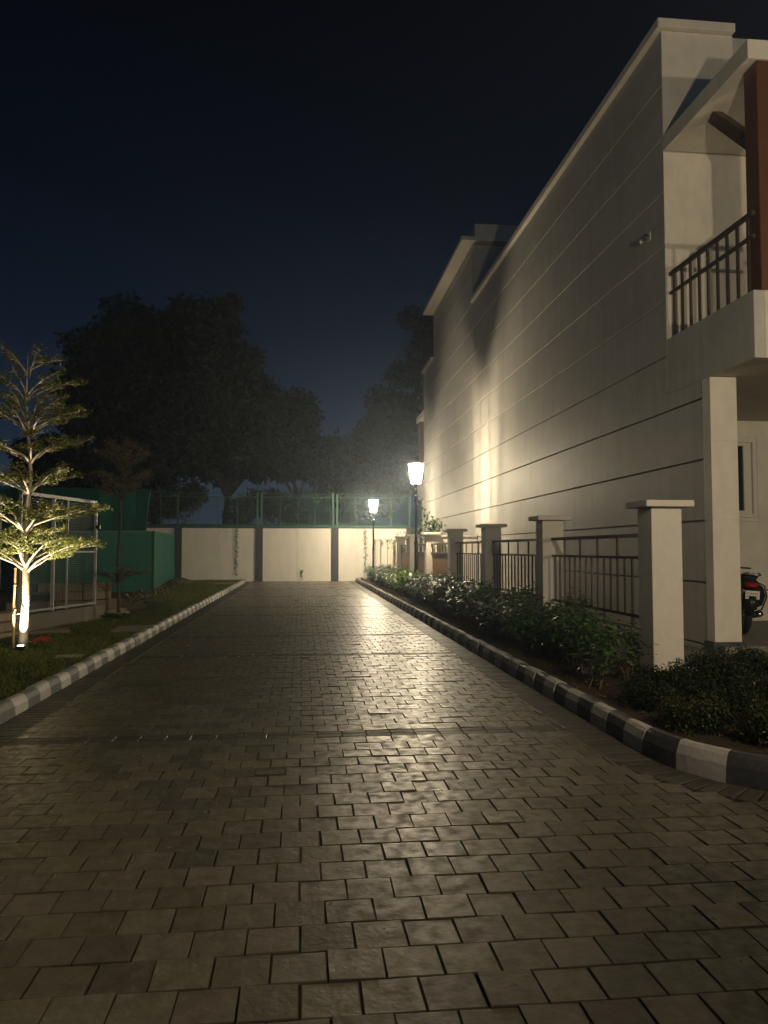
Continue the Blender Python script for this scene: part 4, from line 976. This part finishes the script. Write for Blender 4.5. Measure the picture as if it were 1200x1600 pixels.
# ================================================================== MOTORBIKE in the porch
mbk = empty('motorbike', (6.92, 11.35, .15), R(-16)); tag(mbk, 'black motorbike parked in the porch with its red tail light toward the road', 'motorbike')
mbk.rotation_euler = (0, R(4), R(-14))
def wheel(y, parent, r_=.30, w_=.055):
    wv = MB(); n1, n2 = 24, 8
    vs = []; fs = []
    for i in range(n1):
        a = 2 * math.pi * i / n1
        for j in range(n2): b_ = 2 * math.pi * j / n2; rr = r_ - w_ + w_ * math.cos(b_); vs.append((w_ * math.sin(b_), y + rr * math.cos(a), r_ + rr * math.sin(a)))
    for i in range(n1):
        for j in range(n2): fs.append((i * n2 + j, i * n2 + (j + 1) % n2, ((i + 1) % n1) * n2 + (j + 1) % n2, ((i + 1) % n1) * n2 + j))
    wv.add(vs, fs); t_ = wv.build('wheel', M['rubber'], parent, smooth=True)
    rm = MB()
    for k in range(6): a = 2 * math.pi * k / 6; rm.bar((0, y, r_), (0, y + (r_ - .08) * math.cos(a), r_ + (r_ - .08) * math.sin(a)), .03, .03)
    rm.tube([(-.05, y, r_), (.05, y, r_)], .045, 10); rm.build('rim', M['chrome'], t_)
wheel(.32, mbk); wheel(1.58, mbk, .29, .045)
def hull(name, secs, m, parent, n=10):
    """lofted body: sections (y, zc, halfwidth, halfheight)"""
    b = MB(); vs = []; fs = []
    for (y_, z_, w_, h_) in secs:
        for k in range(n): a = 2 * math.pi * k / n; c_, s_ = math.cos(a), math.sin(a); vs.append((w_ * math.copysign(abs(c_) ** .8, c_), y_, z_ + h_ * math.copysign(abs(s_) ** .8, s_)))
    for i in range(len(secs) - 1):
        for k in range(n): fs.append((i * n + k, i * n + (k + 1) % n, (i + 1) * n + (k + 1) % n, (i + 1) * n + k))
    fs += [tuple(reversed(range(n))), tuple(range((len(secs) - 1) * n, len(secs) * n))]; b.add(vs, fs); return b.build(name, m, parent, smooth=True)
hull('tail_fairing', [(-.02, .80, .06, .04), (.05, .81, .12, .09), (.30, .80, .16, .11), (.65, .74, .15, .10), (.95, .72, .12, .08)], M['black'], mbk)
hull('seat', [(.06, .90, .08, .03), (.20, .92, .15, .05), (.6, .86, .15, .05), (.9, .80, .12, .05)], M['rubber'], mbk)
hull('fuel_tank', [(.88, .84, .08, .06), (1.0, .90, .15, .11), (1.2, .93, .17, .12), (1.38, .90, .10, .08)], M['black'], mbk)
hull('engine', [(.62, .42, .12, .12), (.75, .42, .17, .18), (1.05, .45, .17, .18), (1.2, .48, .1, .1)], M['darkpaint'], mbk)
MB().add([(-.09, -.03, .72), (.09, -.03, .72), (.10, .02, .42), (-.10, .02, .42), (-.09, .0, .72), (.09, .0, .72), (.10, .05, .42), (-.10, .05, .42)], [(0, 1, 2, 3), (7, 6, 5, 4), (0, 4, 5, 1), (1, 5, 6, 2), (2, 6, 7, 3), (3, 7, 4, 0)]).build('mudguard', M['black'], mbk)
MB().tube([(0, .02, .62), (0, .0, .50), (0, .08, .36)], [.10, .09, .07], 8).build('mudguard_flap', M['black'], mbk, smooth=True)
np_ = MB().box(-.105, .105, -.058, -.050, .585, .715).build('number_plate', M['plate'], mbk, bevel=.002)
lt = MB()
for zz, n_l in ((.668, 6), (.615, 6)):
    for k in range(n_l):
        x0 = -.085 + k * .029; lt.box(x0, x0 + .006, -.0605, -.0585, zz - .014, zz + .02); lt.box(x0 + .006, x0 + .017, -.0605, -.0585, zz + .004 - .018 * (k % 2), zz + .010 - .018 * (k % 2))
lt.build('plate_marks', M['black'], np_)
hull('tail_light', [(-.065, .80, .05, .022), (-.03, .80, .085, .035), (.02, .81, .10, .045)], M['taillens'], mbk)
MB().tube([(.13, -.02, .74), (.19, -.03, .74)], .012, 6).tube([(-.13, -.02, .74), (-.19, -.03, .74)], .012, 6).build('indicator_stalk', M['black'], mbk)
for s_ in (-1, 1): MB().lathe([(.02, -.015), (.032, 0), (.02, .015)], (s_ * .21, -.03, .745), 10).build('indicator', M['amber'], mbk)
MB().tube([(-.13, .25, .93), (-.13, .02, .97), (-.08, -.05, .99), (.08, -.05, .99), (.13, .02, .97), (.13, .25, .93)], .013, 7).build('grab_rail', M['chrome'], mbk, smooth=True)
MB().tube([(.17, .95, .30), (.18, .5, .30), (.18, .12, .36)], [.03, .045, .05], 10).build('exhaust', M['chrome'], mbk, smooth=True)
MB().tube([(-.36, 1.22, 1.06), (-.15, 1.32, 1.06), (.15, 1.32, 1.06), (.36, 1.22, 1.06)], .015, 7).build('handlebar', M['black'], mbk)
MB().tube([(0, 1.32, 1.05), (0, 1.58, .29)], .03, 8).build('fork', M['chrome'], mbk)
hull('headlamp', [(1.36, .95, .06, .06), (1.44, .96, .10, .11), (1.50, .96, .09, .1)], M['black'], mbk)
# round crash guard / leg guard bulging to the right
MB().tube([(.12, .15, .85), (.24, .16, .80), (.29, .2, .62), (.24, .24, .42), (.14, .3, .36)], .013, 7).build('side_guard', M['black'], mbk, smooth=True)
hull('side_case', [(.12, .64, .02, .10), (.16, .64, .26, .22), (.42, .64, .26, .22), (.48, .64, .1, .1)], M['black'], mbk)

# ================================================================== HAZE
if HAZE:
    hz = MB().box(-215, 215, -25, 225, -1.7, 30).build('haze', bpy.data.materials.new('haze')); 
    gm = bpy.data.objects['ground']
    m_ = hz.data.materials[0]; m_.use_nodes = True; t_ = m_.node_tree; t_.nodes.clear()
    o_ = t_.nodes.new('ShaderNodeOutputMaterial'); v_ = t_.nodes.new('ShaderNodeVolumePrincipled'); v_.inputs['Color'].default_value = (.66, .80, 1.0, 1)
    v_.inputs['Density'].default_value = HAZE; v_.inputs['Anisotropy'].default_value = .78; t_.links.new(v_.outputs[0], o_.inputs['Volume'])
    tag(hz, 'thin pale night haze filling the air', 'haze', kind='stuff')
